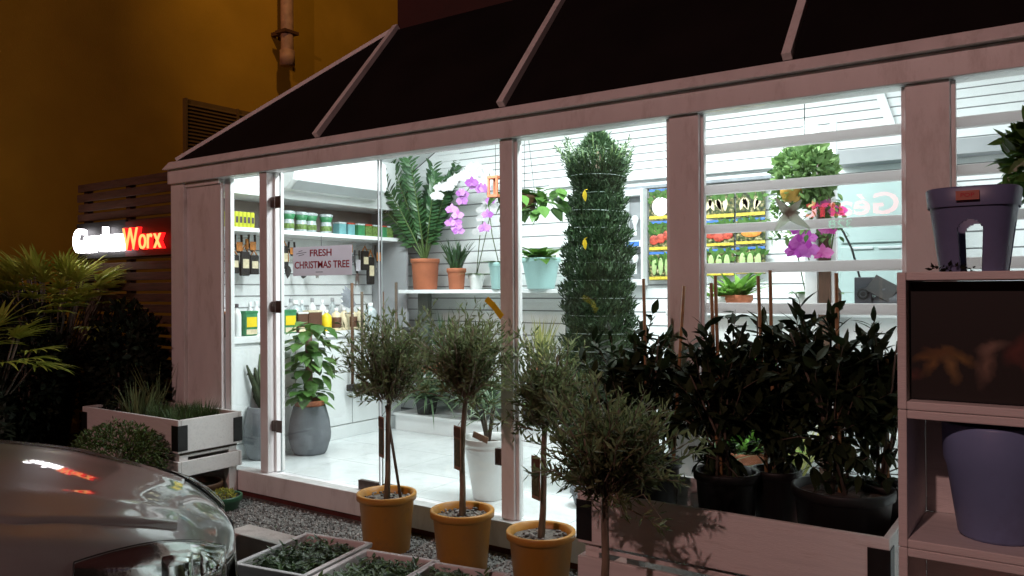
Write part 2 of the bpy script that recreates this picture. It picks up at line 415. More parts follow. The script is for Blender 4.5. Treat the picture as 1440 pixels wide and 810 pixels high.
# thin beads beside the panes
for x in (-2.70, -1.56, -.405):
    pass
for x0, x1 in ((-2.676, -2.655), (-1.535, -1.517), (-.418, -.40), (-1.72, -1.70), (-.612, -.596)):
    S('bead', 'white', lambda b: b.box(x0, x1, .02, .05, .2, 2.428), .002)
S('outer_wall', 'white_in', lambda b: b.box(-6.1, -5.98, .13, YB + .1, .0, 2.56), 0)
S('right_wall', 'white_in', lambda b: b.box(XR - .1, XR, .13, YB, ZF, 3.2), 0)
def backwall(b):
    b.m = 0; b.box(-6.1, XR, YB + .004, YB + .1, 0, 2.5); b.box(-5.0, XR, YB + .004, YB + .1, 2.501, 3.14)
    q = [(-5.6, 2.501), (-5.001, 2.501), (-5.001, 3.12), (-5.6, 2.78)]
    b.add([(x, YB + .004, z) for x, z in q] + [(x, YB + .1, z) for x, z in q], [(0, 1, 2, 3), (7, 6, 5, 4)] + [(i, i + 4, (i + 1) % 4 + 4, (i + 1) % 4) for i in range(4)])
    b.m = 1; z = .32
    while z < 3.08:
        step = .115 if z < 2.45 else .067
        b.box(max(-5.97, -5.95 + (z + step - 2.575) / .5866), XR - .1, YB - .008, YB + .0035, z, z + step - (.011 if z < 2.45 else .009)); z += step
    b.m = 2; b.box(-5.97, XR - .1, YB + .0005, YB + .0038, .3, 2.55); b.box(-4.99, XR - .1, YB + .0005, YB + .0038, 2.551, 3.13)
S('back_wall', ['white_in', 'white_in', 'slot'], backwall, 0)
def ceil(b):
    for dz in (0, .014):
        q = [(-5.95, .125, 2.585 + dz), (-5.0, .125, 2.60 + dz), (XR, .125, 2.60 + dz), (-5.0, .56, 3.13 + dz), (XR, .56, 3.13 + dz), (XR, YB, 3.13 + dz), (-5.0, YB, 3.13 + dz), (-5.95, YB, 2.585 + dz)]
        f = [(1, 2, 4, 3), (3, 4, 5, 6), (0, 1, 3), (0, 3, 6, 7)]
        b.add(q, f if dz == 0 else [tuple(reversed(x)) for x in f])
S('ceiling', 'white_in', ceil, 0)
S('wall_ledge', 'white_in', lambda b: b.box(-3.9, XR - .1, YB - .07, YB - .01, 2.47, 2.50), .003)
S('ledge_channel', 'midgrey', lambda b: (b.box(-3.35, -2.62, YB - .05, YB - .012, 2.395, 2.42), b.box(-2.5, -1.9, YB - .05, YB - .012, 2.395, 2.42)), 0)
S('wall_conduit', 'white_in', lambda b: b.bar(at(1236, 128, 'y', YB - .03), at(1254, 178, 'y', YB - .03), .06, .03, (0, 1, 0)), .003)
# roof
APX = V((-4.31, .777, 3.575)); E0 = (-.03, 2.613)
S('hip_panel', 'roof', lambda b: b.add([(-5.95, E0[0], E0[1]), (-4.31, E0[0], E0[1]), APX, (-5.95, E0[0], E0[1] - .02), (-4.31, E0[0] + .01, E0[1] - .02), APX - V((0, -.01, .02))],
   [(0, 1, 2), (5, 4, 3), (0, 3, 4, 1), (1, 4, 5, 2), (2, 5, 3, 0)]), 0)
raft = [-4.31, -2.728, -1.086, .55]
for i, x in enumerate(raft):
    x1 = raft[i + 1] if i + 1 < len(raft) else XR
    S('roof_panel', 'roof', lambda b: b.add([(x, E0[0], E0[1]), (x1, E0[0], E0[1]), (x1, .777, 3.575), (x, .777, 3.575), (x, E0[0] + .01, E0[1] - .02), (x1, E0[0] + .01, E0[1] - .02), (x1, .79, 3.555), (x, .79, 3.555)],
      [(0, 1, 2, 3), (7, 6, 5, 4), (0, 4, 5, 1), (1, 5, 6, 2), (2, 6, 7, 3), (3, 7, 4, 0)]), 0)
    S('rafter', 'white', lambda b: b.bar((x, -.04, 2.625), (x, .785, 3.60), .045, .05, (0, -1, 1)), .003)
S('hip_rafter', 'white', lambda b: b.bar((-5.99, -.03, 2.62), APX + V((-.02, 0, .01)), .03, .03), .003)
S('hip_end', 'roof', lambda b: b.add([(-5.95, E0[0], E0[1]), APX, (-4.31, 2.5, 3.575), (-5.95, 2.5, 2.613)], [(0, 1, 2, 3)]), 0)
S('upper_wall', 'darkred', lambda b: b.box(-4.31, 4, .795, 4, 3.3, 9), 0)
# fixed panes
def pane(x0, x1, y=.02, z0=.2, z1=2.43):
    return S('window_pane', 'glass', lambda b: b.box(x0, x1, y, y + .006, z0, z1), 0)
pane(-5.413, -4.982, .045)
pane(-2.654, -1.722, .03); pane(-1.516, -.613, .008); pane(-.399, .498, .008); pane(.662, 1.438, .008)
# window bars
for x0, x1 in ((-1.534, -.597), (-.417, .497)):
    for z0, z1 in ((2.225, 2.272), (2.022, 2.068), (1.825, 1.869), (1.624, 1.674), (1.424, 1.476)):
        S('window_bar', 'bar', lambda b: b.box(x0, x1, .032, .075, z0, z1), .004)
# glass doors
def door(x0, x1, hinge_x):
    d = S('door', 'glass', lambda b: b.box(x0, x1, .045, .055, .215, 2.42), 0)
    S('door_edge', 'acgrey', lambda b: (b.box(x0 - .004, x0, .044, .056, .215, 2.42), b.box(x1, x1 + .004, .044, .056, .215, 2.42)), 0, d)
    return d
dL = door(-4.80, -3.805, -4.8); dR = door(-3.775, -2.785, -2.785)
for z in (.50, 1.385, 2.16):
    S('hinge', 'bronze', lambda b: (b.box(-4.845, -4.785, .035, .044, z, z + .09), b.box(-4.89, -4.85, .030, .06, z + .005, z + .085)), .003, dL)
S('patch_fitting', 'bronze', lambda b: b.box(-3.99, -3.81, .032, .068, .2, .262), .003, dL)
S('patch_fitting', 'bronze', lambda b: b.box(-3.77, -3.59, .032, .068, .2, .262), .003, dR)
S('patch_fitting', 'bronze', lambda b: b.box(-2.84, -2.785, .032, .068, .50, .60), .003, dR)
S('door_jamb', 'white', lambda b: b.box(-4.893, -4.87, .06, .14, .2, 2.43), .003)

# ================================================================== OCHRE BUILDING
nb = thing('ochre_building', 'tall ochre rendered building wall rising behind the slatted fence', 'building', (-8.5, 3, 0))
b = MB(); b.box(-12, -9.0, -9, 9, 0, 11); b.build('wall', 'ochre', nb)
vt = None
v0 = at(258, 138, 'x', -8.98); v1 = at(362, 157, 'x', -8.98); v2 = at(258, 226, 'x', -8.98)
b = MB(); b.box(-8.998, -8.97, v0.y, v1.y + .55, v2.z - .3, v0.z); vt = b.build('vent', 'vent', nb)
b = MB(); z = v2.z - .28
while z < v0.z - .03:
    b.add([(-8.968, v0.y + .02, z), (-8.968, v1.y + .53, z), (-8.94, v1.y + .53, z - .02), (-8.94, v0.y + .02, z - .02), (-8.968, v0.y + .02, z + .008), (-8.968, v1.y + .53, z + .008), (-8.94, v1.y + .53, z - .012), (-8.94, v0.y + .02, z - .012)],
          [(0, 3, 2, 1), (4, 5, 6, 7), (3, 7, 6, 2), (0, 4, 7, 3), (1, 2, 6, 5)]); z += .045
b.build('louvre', 'vent', vt)
for yy in (v0.y, (v0.y + v1.y) / 2 + .2, v1.y + .53):
    b = MB(); b.box(-8.972, -8.93, yy, yy + .025, v2.z - .3, v0.z); b.build('vent_frame', 'vent', vt)
pp = at(404, 90, 'x', -8.7)
b = MB(); b.tube([(-8.7, pp.y, 10.9), (-8.7, pp.y, pp.z + .12), (-8.7, pp.y, pp.z)], .085, 14)
b.tube([(-8.7, pp.y, pp.z + .18), (-8.7, pp.y, pp.z - .02)], .1, 14); pd = b.build('drainpipe', 'pipe', nb)
b = MB(); b.box(-8.999, -8.63, pp.y - .03, pp.y + .03, pp.z + .42, pp.z + .47); b.box(-8.80, -8.6, pp.y - .12, pp.y + .12, pp.z + .40, pp.z + .44); b.build('pipe_bracket', 'rust', pd)

# ================================================================== SLATTED FENCE
fe = thing('slatted_fence', 'dark brown wooden slatted fence carrying the lit sign beside the shop', 'fence', (-7, .1, 0))
b = MB(); z = .05; k = 0
while z < 2.5:
    b.box(-7.78 + ru(-.01, .01), -6.125, .08 + ru(-.002, .002), .105, z, z + .07); z += .094
b.build('slat_panel', 'fence', fe, bevel=.003)
for x in (-7.68, -6.95, -6.2):
    b = MB(); b.box(x - .035, x + .035, .108, .16, 0, 2.53); b.build('post', 'fence', fe)

# ================================================================== SIGN
M['led_white'] = emat('white_led_face', (1, .95, 1), 6)
M['led_red'] = emat('red_led_side', (1, .012, .012), 1.6)
M['led_orange'] = emat('orange_led_face', (1, .42, .12), 1.7)
sg = thing('shop_sign', 'glowing white and red letter sign on the dark fence, reading GardenWorx', 'sign', (-7, .04, 1.9))
b = MB(); b.box(-6.90, -6.13, .052, .078, 1.86, 2.17); b.build('backboard', mat('red_backboard', (.10, .01, .01), .5), sg)
b = MB(); b.box(-7.75, -6.902, .055, .078, 1.86, 2.19); b.build('backboard', 'black', sg)
def letters(word, x0, x1, z0, cap, white):
    sizes = [];
    for ch in word:
        vs, fs = glyphs(ch, 1.0, .01, .012); sizes.append((vs, fs, min(v.x for v in vs), max(v.x for v in vs)))
    gap = .055; tot = sum(s[3] - s[2] for s in sizes) + gap * (len(word) - 1)
    sx = (x1 - x0) / tot; capH = max(v.y for v in glyphs('W', 1.0, .01)[0]); sz = cap / capH
    x = x0
    for ch, (vs, fs, a, c) in zip(word, sizes):
        b = MB(); b.add([(x + (v.x - a) * sx, .02 + (-.018 if v.z > 0 else .018), z0 + v.y * sz) for v in vs], fs)
        L = b.build('letter', 'led_white' if white else 'led_red', sg)
        L['label'] = ('glowing white letter ' if white else 'glowing red letter ') + ch
        vs2, fs2 = glyphs(ch, 1.0, .01, -.006 if not white else .012)
        b = MB(); b.add([(x + (v.x - a) * sx, -.004 + (-.005 if v.z > 0 else .005), z0 + v.y * sz) for v in vs2], fs2)
        b.build('letter_face', 'led_white' if white else 'led_orange', L)
        x += (c - a + gap) * sx
letters('Garden', -7.70, -6.88, 1.915, .215, True)
letters('Worx', -6.85, -6.25, 1.915, .19, False)

# ================================================================== VEGETATION HELPERS
def twiggy(mb_l, mb_b, c, rad, n, per, L, w, start, r0=.004, kind=0, upbias=.25, droop=.1, wild=0):
    """crown of twigs radiating from start into an uneven ellipsoid, leaves in pairs along each twig"""
    c = V(c); start = V(start)
    for i in range(n):
        d = rdir(); rr = (.55 + .55 * rnd()) if rnd() < .75 else ru(.2, .6)
        rr *= 1 + (.62 if wild else .22) * noise.noise(d * 2.1 + c * 2)
        if wild and rnd() < .14: rr *= ru(1.15, 1.5)
        e = c + V((d.x * rad[0], d.y * rad[1], d.z * rad[2])) * rr
        s = start + (e - start) * ru(.1, .35) + rdir() * .02
        mid = s.lerp(e, .5) + rdir() * .035 + V((0, 0, .03))
        pts = [s, mid, e + V((0, 0, -droop * rnd() * .2))]
        mb_b.tube(pts, [r0, r0 * .7, r0 * .3], 3, cap=False)
        for k in range(per):
            t = .25 + .75 * (k + rnd() * .5) / per
            p = (pts[0].lerp(pts[1], t * 2) if t < .5 else pts[1].lerp(pts[2], min(1, t * 2 - 1)))
            ax = (pts[2] - pts[1]).normalized()
            side = (rdir() - ax * .2).normalized()
            ld = (ax * ru(.3, 1.0) + side * ru(.5, 1.0) + V((0, 0, upbias))).normalized()
            s_ = ru(.65, 1.2)
            if kind == 0: mb_l.leaf(p, ld, rdir() + V((0, 0, .6)), L * s_, w * s_, ru(-.1, .2))
            else: mb_l.leaf6(p, ld, rdir() * .6 + V((0, 0, 1)), L * s_, w * s_, ru(0, .35))

def fuzz(mb, c, rad, n, L, w, kind=0):
    """clipped bush: leaves over an uneven shell and through its volume"""
    c = V(c)
    for i in range(n):
        d = rdir(); r = (rnd() ** .25) * (1 + .15 * noise.noise(d * 3 + c))
        p = c + V((d.x * rad[0], d.y * rad[1], d.z * rad[2])) * r
        ld = (d + rdir() * .9).normalized(); s = ru(.6, 1.3)
        (mb.leaf if kind == 0 else mb.leaf6)(p, ld, rdir(), L * s, w * s, ru(-.1, .3))

def round_pot(name, m, parent, c, rt_, rb, h, rim=.02, soil='soil', n=36, thick=.008, soil_d=.04):
    c = V(c); b = MB()
    prof = [(rb * .2, .002), (rb - .006, 0), (rb, .006), (rb + (rt_ - rb) * .86, h - .045), (rt_ + .001, h - .04), (rt_ + rim * .4, h - .036), (rt_ + rim * .45, h - .006), (rt_ + rim * .35, h), (rt_ - thick, h - .002), (rt_ - thick - .004, h - soil_d - .02)] if rim else \
           [(rb * .2, .002), (rb - .006, 0), (rb, .006), (rt_ - .001, h - .004), (rt_ - .004, h), (rt_ - thick, h - .003), (rt_ - thick - .004, h - soil_d - .02)]
    b.lathe(prof, c, n); p = b.build(name, m, parent)
    if soil:
        b = MB(); vs = [c + V((0, 0, h - soil_d + .006))]; fs = []
        for ring, rr in ((1, .5), (2, .97)):
            for k in range(16):
                a = 2 * math.pi * k / 16; vs.append(c + V(((rt_ - thick - .003) * rr * math.cos(a), (rt_ - thick - .003) * rr * math.sin(a), h - soil_d + ru(-.006, .006))))
        for k in range(16):
            fs.append((0, 1 + k, 1 + (k + 1) % 16)); fs.append((1 + k, 17 + k, 17 + (k + 1) % 16, 1 + (k + 1) % 16))
        b.add(vs, fs); b.build('soil', soil, p)
    return p

# ================================================================== OLIVE TREES
def olive(loc, pot_h, trunk_top, c, rad, label, lean, potted=True, tagz=None, stake=False, seed=1, ribbon=False, n=245):
    random.seed(seed)
    t = thing('potted_olive_tree', label, 'olive tree', loc, 'young olive trees in mustard pots')
    L = V(loc)
    p = round_pot('pot', 'ochrepot', t, L, .165, .135, pot_h, .03, 'stonechips')
    b = MB()
    for i in range(60):
        a = ru(0, 6.28); r = .14 * math.sqrt(rnd()); q = L + V((r * math.cos(a), r * math.sin(a), pot_h - .03)); s = ru(.006, .014)
        b.ell(q, (s, s * .8, s * .6), 5, 4)
    ob = b.build('stone_mulch', M['pebble'], p); ob['kind'] = 'stuff'
    st = L + V((0, 0, pot_h - .05)); c = L + V(c); top = L + V(trunk_top)
    mid = st.lerp(top, .5) + V(lean)
    pts = [st, st.lerp(mid, .5) + V((.004, 0, 0)), mid, mid.lerp(top, .55) + V((-.004, 0, 0)), top, top.lerp(c, .5)]
    b = MB(); b.tube(pts, [.020, .017, .0155, .015, .014, .008], 9); b.build('trunk', 'bark', t)
    lb = MB(); bb = MB()
    for i in range(7):
        d = rdir(); d.z = abs(d.z); e = c + V((d.x * rad[0], d.y * rad[1], d.z * rad[2])) * .6
        bb.tube([top - V((0, 0, ru(0, .06))), top.lerp(e, .5) + rdir() * .02, e], [.008, .005, .003], 5)
    twiggy(lb, bb, c, rad, n, 16, .052, .0125, top, wild=1)
    bb.build('branches', 'bark', t); lb.build('crown', 'olive', t)
    if tagz:
        tp = st.lerp(top, .5); tx = tp + V((-.02, -.03, 0)); z0, z1 = tagz
        b = MB(); T = Matrix.Translation(V((tx.x, tx.y, 0))) @ Matrix.Rotation(R(-25), 4, 'Z')
        b.box(-.04, .04, -.004, 0, z0, z1, T); tg = b.build('tag', 'tag', t)
        b = MB(); b.box(-.038, .038, -.0065, -.0045, z1 - .06, z1 - .008, T); b.build('tag_heading', 'rust', tg)
        b = MB(); b.box(-.034, .034, -.0065, -.0045, z0 + .02, z1 - .07, T); b.build('tag_picture', 'tagpic', tg)
        b = MB(); b.tube([V((tx.x, tx.y, z1)), V((tp.x, tp.y, z1 + .05))], .0015, 4); b.build('tag_string', 'stake', tg)
    if stake:
        b = MB(); b.tube([L + V((.09, .03, pot_h - .06)), L + V((.0, .0, trunk_top[2] - .02))], .009, 7); b.build('stake', 'stake', t)
    if ribbon:
        b = MB(); q = at(684, 420, 'y', L.y - .1); e = at(706, 446, 'y', L.y - .1)
        T = V((.012, 0, .012)); n_ = V((0, -.002, 0)); md = q.lerp(e, .5) + V((.012, -.02, .01))
        b.add([q - T, q + T, md + T, md - T, e + T, e - T, q - T + n_, q + T + n_, md + T + n_, md - T + n_, e + T + n_, e - T + n_], [(0, 1, 2, 3), (3, 2, 4, 5), (6, 9, 8, 7), (9, 11, 10, 8)])
        b.build('ribbon', 'yellow', t)
    return t
Y1 = -.36
def oc(loc, px, py): p = at(px, py, 'y', loc[1]); return tuple(p - V(loc))
l1 = (-3.35, -.36, .004); l2 = (-2.77, -.37, .004); l3 = (-2.235, -.40, .004)
olive(l1, .345, oc(l1, 547, 566), oc(l1, 543, 496), (.33, .28, .26), 'potted olive tree with a dark propping stake, leftmost of the mustard pots', (.0, 0, 0), tagz=(.56, .80), stake=True, seed=11)
olive(l2, .335, oc(l2, 655, 560), oc(l2, 657, 490), (.32, .28, .29), 'potted olive tree with yellow ribbon, between the two other mustard pots', (-.015, 0, 0), tagz=(.56, .80), seed=12, ribbon=True)
olive(l3, .315, oc(l3, 766, 600), oc(l3, 772, 535), (.26, .25, .26), 'potted olive tree in the mustard pot nearest the white crate of shrubs', (.006, 0, 0), tagz=(.48, .70), seed=13, n=200)
l4 = (-1.50, -1.12, .004)
olive(l4, .30, oc(l4, 852, 700), oc(l4, 862, 618), (.29, .27, .22), 'bare stemmed olive tree with dark low crown standing before the white crate', (.012, 0, 0), seed=14, n=250)

# ================================================================== WHITE CRATE PLANTERS
def crate(loc, label, W=1.3, D=.53):
    t = thing('crate_planter', label, 'planter', loc, 'white wooden crate planters')
    o = V(loc); x0, y0 = o.x, o.y; x1, y1 = x0 + W, y0 + D; th = .025
    def P(name, m, *a, bevel=.004):
        b = MB()
        for q in a: b.box(*q)
        return b.build(name, m, t, bevel=bevel)
    for z0, z1 in ((.405, .64), (.235, .345)):
        P('plank', 'crate', (x0, x1, y0, y0 + th, z0, z1)); P('plank', 'crate', (x0, x1, y1 - th, y1, z0, z1))
        P('plank', 'crate', (x0, x0 + th, y0 + th + .001, y1 - th - .001, z0, z1)); P('plank', 'crate', (x1 - th, x1, y0 + th + .001, y1 - th - .001, z0, z1))
    for px in (x0 + th + .001, x1 - th - .071):
        for py in (y0 + th + .001, y1 - th - .071): P('leg', 'crate', (px, px + .07, py, py + .07, 0, .62))
    P('crate_floor', 'crate', (x0 + th + .002, x1 - th - .002, y0 + th + .002, y1 - th - .002, .365, .385))
    for cx, sx in ((x0, 1), (x1, -1)):
        for cy, sy in ((y0, 1), (y1, -1)):
            b = MB()
            xa, xb = sorted((cx - sx * .004, cx + sx * .075)); b.box(xa, xb, min(cy, cy - sy * .004), max(cy, cy - sy * .004), .42, .60)
            ya, yb = sorted((cy, cy + sy * .075)); b.box(min(cx, cx - sx * .004), max(cx, cx - sx * .004), ya, yb, .42, .60)
            b.build('corner_bracket', 'black', t, bevel=.0015)
    return t
c1 = crate((-6.46, -.56, 0), 'white slatted crate planter with black corner brackets and grassy herbs')
c2 = crate((-1.845, -.70, 0), 'white slatted crate planter with black brackets, holding the black shrub pots')
# soil and herbs of the left crate
random.seed(21)
b = MB(); b.box(-6.43, -5.18, -.53, -.06, .386, .57); tag(b.build('planter_soil', 'soil'), 'dark soil filling the crate of grassy herbs', 'soil', kind='stuff')
def herb_clump(x, y, n, hmax, spread, m, label, name='grassy_herb', droop=.3, w=.006, group=None):
    t = thing(name, label, 'plant', (x, y, .57), group); b = MB()
    for i in range(n):
        a = ru(0, 6.28); r = spread * math.sqrt(rnd()) * .6; p = V((x + r * math.cos(a), y + r * .7 * math.sin(a), .57))
        d = V((math.cos(a) * ru(0, .6), math.sin(a) * ru(0, .6), 1)); b.blade(p, d, hmax * ru(.5, 1), w * ru(.7, 1.2), droop * ru(.2, 1.4), 4)
    b.build('leaves', m, t); return t
herb_clump(-5.95, -.38, 90, .34, .20, 'herb', 'pale arching spiky plant in the crate, left of the short green tufts', 'spiky_plant', .9, .014)
herb_clump(-6.02, -.2, 16, .5, .08, 'herb', 'tallest thin upright herb spike at the back of the crate', 'herb_spike', .1, .016)
for i, (x, y, s) in enumerate(((-5.62, -.40, .17), (-5.36, -.42, .15), (-5.40, -.18, .18), (-5.66, -.16, .15))):
    herb_clump(x, y, 260, s, .17, 'trough', ['low dense green tuft at the crate front, beside the spiky plant', 'low dense green tuft at the crate corner nearest the car', 'taller green tuft at the crate corner nearest the glass', 'low dark tuft at the back of the crate behind the others'][i], 'grass_tuft', .3, .004, 'green tufts in the left crate')
# round clipped bush
random.seed(22)
t = thing('round_shrub', 'round clipped dark green shrub in front of the left crate', 'shrub', (-5.42, -.82, 0))
b = MB(); fuzz(b, (-5.46, -.82, .40), (.40, .28, .235), 5200, .03, .013); b.build('foliage', 'box', t)
b = MB(); b.tube([(-5.42, -.82, .15), (-5.46, -.82, .45)], .02, 7)
for i in range(14):
    d = rdir(); b.tube([(-5.46, -.82, .3), V((-5.46, -.82, .4)) + V((d.x * .3, d.y * .2, d.z * .16))], [.006, .003], 4)
b.build('stem', 'bark', t); round_pot('pot', 'black', t, (-5.42, -.82, 0), .16, .12, .24, .02)
# bowls
t = thing('plant_bowl', 'round green plastic bowl of yellow moss on the gravel', 'bowl', (-4.95, -.36, .006))
round_pot('bowl', 'greenbowl', t, (-4.95, -.36, .006), .135, .11, .10, .02, 'soil', soil_d=.02)
random.seed(23); b = MB(); M['moss'] = leafmat('yellow_moss', (.22, .24, .04), (.48, .44, .08), .6, .2, .3)
fuzz(b, (-4.93, -.36, .105), (.085, .08, .045), 600, .02, .01); b.build('moss', 'moss', t)
t = thing('clay_bowl', 'shallow dark brown bowl tucked under the left crate', 'bowl', (-5.32, -.30, 0))
round_pot('bowl', 'rust', t, (-5.32, -.30, .03), .17, .12, .11, .02, 'soil'); 
b = MB(); b.lathe([(.02, 0), (.13, 0), (.15, .015), (.14, .028), (.02, .028)], (-5.32, -.30, 0), 24); b.build('saucer', 'rust', t)

# ================================================================== FAN PALM AND DARK HEDGE
def fan(mb, bs, p, d, L, n=9, w=.036, spread=1.25):
    """one fan leaf: blades spreading from the tip of its stalk"""
    p = V(p); d = V(d).normalized(); side = d.cross(V((0, 0, 1))); side = side.normalized() if side.length > .1 else V((1, 0, 0))
    for k in range(n):
        a = (k / (n - 1) - .5) * 2 * spread
        dd = d * math.cos(a) + side * math.sin(a) + V((0, 0, .15))
        mb.blade(p, dd, L * (1 - .25 * abs(a) / spread) * ru(.85, 1.1), w, ru(.25, .6), 5)
def fanpalm(c, label, n, seed, h, sp, L=.30):
    random.seed(seed); c = V(c)
    t = thing('fan_palm', label, 'palm', (c.x, c.y, 0), 'fan palms left of the shop')
    lv = MB(); st = MB()
    for i in range(n):
        a = ru(0, 6.28); el = ru(-.3, 1.2); d = V((math.cos(a) * math.cos(el), math.sin(a) * math.cos(el), math.sin(el)))
        tip = c + V((d.x * sp, d.y * sp, h - .5 * sp + d.z * sp * .75))
        st.tube([c + V((d.x * .1, d.y * .1, .1)), c + V((d.x * sp * .4, d.y * sp * .4, h * .6)), tip], .006, 5)
        fan(lv, st, tip, V((d.x, d.y, d.z * .6)), L * ru(.8, 1.15))
    lv.build('fronds', 'palm', t); st.build('stems', 'stake', t)
fanpalm((-7.25, -.42, 0), 'yellow green fan palm with many upright fronds beneath the lit sign', 125, 31, 1.60, .58)
fanpalm((-6.75, -1.15, 0), 'lower fan palm drooping over the dark hedge nearest the car', 20, 32, 1.22, .36, .30)
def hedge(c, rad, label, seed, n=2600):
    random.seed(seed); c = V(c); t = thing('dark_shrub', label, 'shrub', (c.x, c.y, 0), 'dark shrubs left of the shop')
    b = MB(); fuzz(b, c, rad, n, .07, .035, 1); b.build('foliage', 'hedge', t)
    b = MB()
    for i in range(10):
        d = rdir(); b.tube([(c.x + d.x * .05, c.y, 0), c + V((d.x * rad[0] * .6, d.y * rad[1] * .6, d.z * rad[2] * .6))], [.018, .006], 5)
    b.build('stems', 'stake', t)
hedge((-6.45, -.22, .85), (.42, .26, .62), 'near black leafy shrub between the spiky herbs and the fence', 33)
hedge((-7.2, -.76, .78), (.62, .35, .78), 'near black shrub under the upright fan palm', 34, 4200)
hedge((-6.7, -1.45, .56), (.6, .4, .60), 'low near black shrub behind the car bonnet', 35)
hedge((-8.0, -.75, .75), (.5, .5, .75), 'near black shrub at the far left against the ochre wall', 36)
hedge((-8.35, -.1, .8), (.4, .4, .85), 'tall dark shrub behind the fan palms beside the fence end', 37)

# ================================================================== KERB BLOCK AND SEEDLING TROUGHS
b = MB(); b.box(-3.92, -3.46, -1.06, -.90, .0, .2)
tag(b.build('kerb_block', 'concrete', bevel=.008), 'white painted concrete kerb block beside the car nose', 'kerb block')
def trough(px1, py1, ang, label, seed, W=.43, D=.54, zt=.26):
    random.seed(seed); c = at(px1, py1, 'z', zt); T = Matrix.Translation((c.x, c.y, 0)) @ Matrix.Rotation(R(ang), 4, 'Z')
    t = thing('seedling_trough', label, 'trough', (c.x, c.y, 0), 'pale seedling troughs at the front')
    def ring(i, z): return [T @ V(q) for q in ((i, -i, z), (W - i, -i, z), (W - i, -D + i, z), (i, -D + i, z))]
    b = MB(); rs = [ring(.045, 0), ring(.018, zt - .03), ring(0.004, zt - .028), ring(0, zt - .004), ring(.004, zt), ring(.024, zt), ring(.028, zt - .004), ring(.06, .03)]
    vs = [v for r in rs for v in r]; fs = []
    for i in range(len(rs) - 1):
        for k in range(4): fs.append((i * 4 + k, i * 4 + (k + 1) % 4, (i + 1) * 4 + (k + 1) % 4, (i + 1) * 4 + k))
    fs.append((3, 2, 1, 0)); fs.append(tuple(range((len(rs) - 1) * 4, len(rs) * 4)))
    b.add(vs, fs); b.build('tray', 'troughpl', t, bevel=.004)
    b = MB(); b.add(ring(.04, zt - .10), [(3, 2, 1, 0)]); b.build('soil', 'soil', t)
    b = MB()
    for i in range(420):
        q = T @ V((ru(.06, W - .06), ru(-D + .06, -.06), zt - .10)); h = ru(.03, .12)
        for k in range(5):
            a = ru(0, 6.28); b.leaf6(q + V((0, 0, h * ru(.3, 1))), (math.cos(a), math.sin(a), ru(.1, .9)), (0, 0, 1), ru(.03, .055), ru(.012, .02), ru(0, .4))
    b.build('seedlings', 'trough', t)
    return t
trough(430, 748, 10, 'pale rectangular seedling trough full of dark green seedlings beside the kerb block', 41)
trough(514, 771, 10, 'pale seedling trough between two others, partly hidden in the foreground', 42)
trough(606, 788, 10, 'pale seedling trough below the mustard pots, rightmost of the three', 43)

# ================================================================== CAR
h = R(55); CO = V((-2.735, -1.86, 0)); HX = V((math.cos(h), math.sin(h), 0)); LX = V((-math.sin(h), math.cos(h), 0))
def C(u, v, w): return CO + HX * u + LX * v + V((0, 0, w))
car = thing('parked_car', 'silver parked car with glossy bonnet and headlight facing the shop', 'car', tuple(C(-1.9, 0, 0)))
def hw(u):
    if u > -.62: return .875 * (max(0, -u) / .62 + .004) ** .33
    if u < -3.9: return .875 - .12 * ((-u - 3.9) / .5) ** 2
    return .875 + .012 * math.sin((-u - .6))
def zc(u): return sum(zc_raw(min(0, u + k * .03)) for k in range(-3, 4)) / 7 if -3 < u < -.02 else zc_raw(u)
def zc_raw(u):
    pts = [(0, .57), (-.05, .65), (-.15, .715), (-.35, .79), (-.7, .885), (-1.1, .955), (-1.4, .985), (-3.4, 1.02), (-4.2, 1.0), (-4.4, .8)]
    for (a, za), (c, zb) in zip(pts, pts[1:]):
        if u >= c: t = (u - a) / (c - a); return za + (zb - za) * t
    return pts[-1][1]
def section(u):
    H = hw(u); z = zc(u); s = min(1, .5 + max(0, -u) * 1.0)
    half = [(.90, .20), (.97, .34), (1.0, .50), (.995, .62), (.975, z - .17 * s - .01), (.925, z - .075 * s), (.82, z - .03 * s), (.66, z - .012), (.60, z - .006), (.3, z + .012), (0, z + .016)]
    half = [(a, min(w, max(w, .2 + i * .001))) for i, (a, w) in enumerate(half)]
    return [(H * a, w) for a, w in half] + [(-H * a, w) for a, w in reversed(half[:-1])]
us = [0, -.012, -.04, -.09, -.16, -.25, -.36, -.48, -.62, -.8, -1.0, -1.2, -1.4, -1.8, -2.2, -2.7, -3.2, -3.6, -3.9, -4.1, -4.25, -4.36, -4.4]
b = MB(); rows = [[C(u, v, w) for v, w in section(u)] for u in us]; n = len(rows[0])
vs = [p for r in rows for p in r]; fs = []
for i in range(len(rows) - 1):
    for k in range(n - 1): fs.append((i * n + k, (i + 1) * n + k, (i + 1) * n + k + 1, i * n + k + 1))
fs.append(tuple(range(n))); fs.append(tuple(reversed(range((len(rows) - 1) * n, len(rows) * n))))
b.smooth = True; b.add(vs, fs); b.build('body', 'paint', car, subsurf=2)
def top(u, v):
    """height of the body skin at u, v"""
    s = section(u); 
    for (a, wa), (c, wb) in zip(s, s[1:]):
        if a >= v >= c and a != c: return wa + (wb - wa) * (a - v) / (a - c)
    return s[10][1]
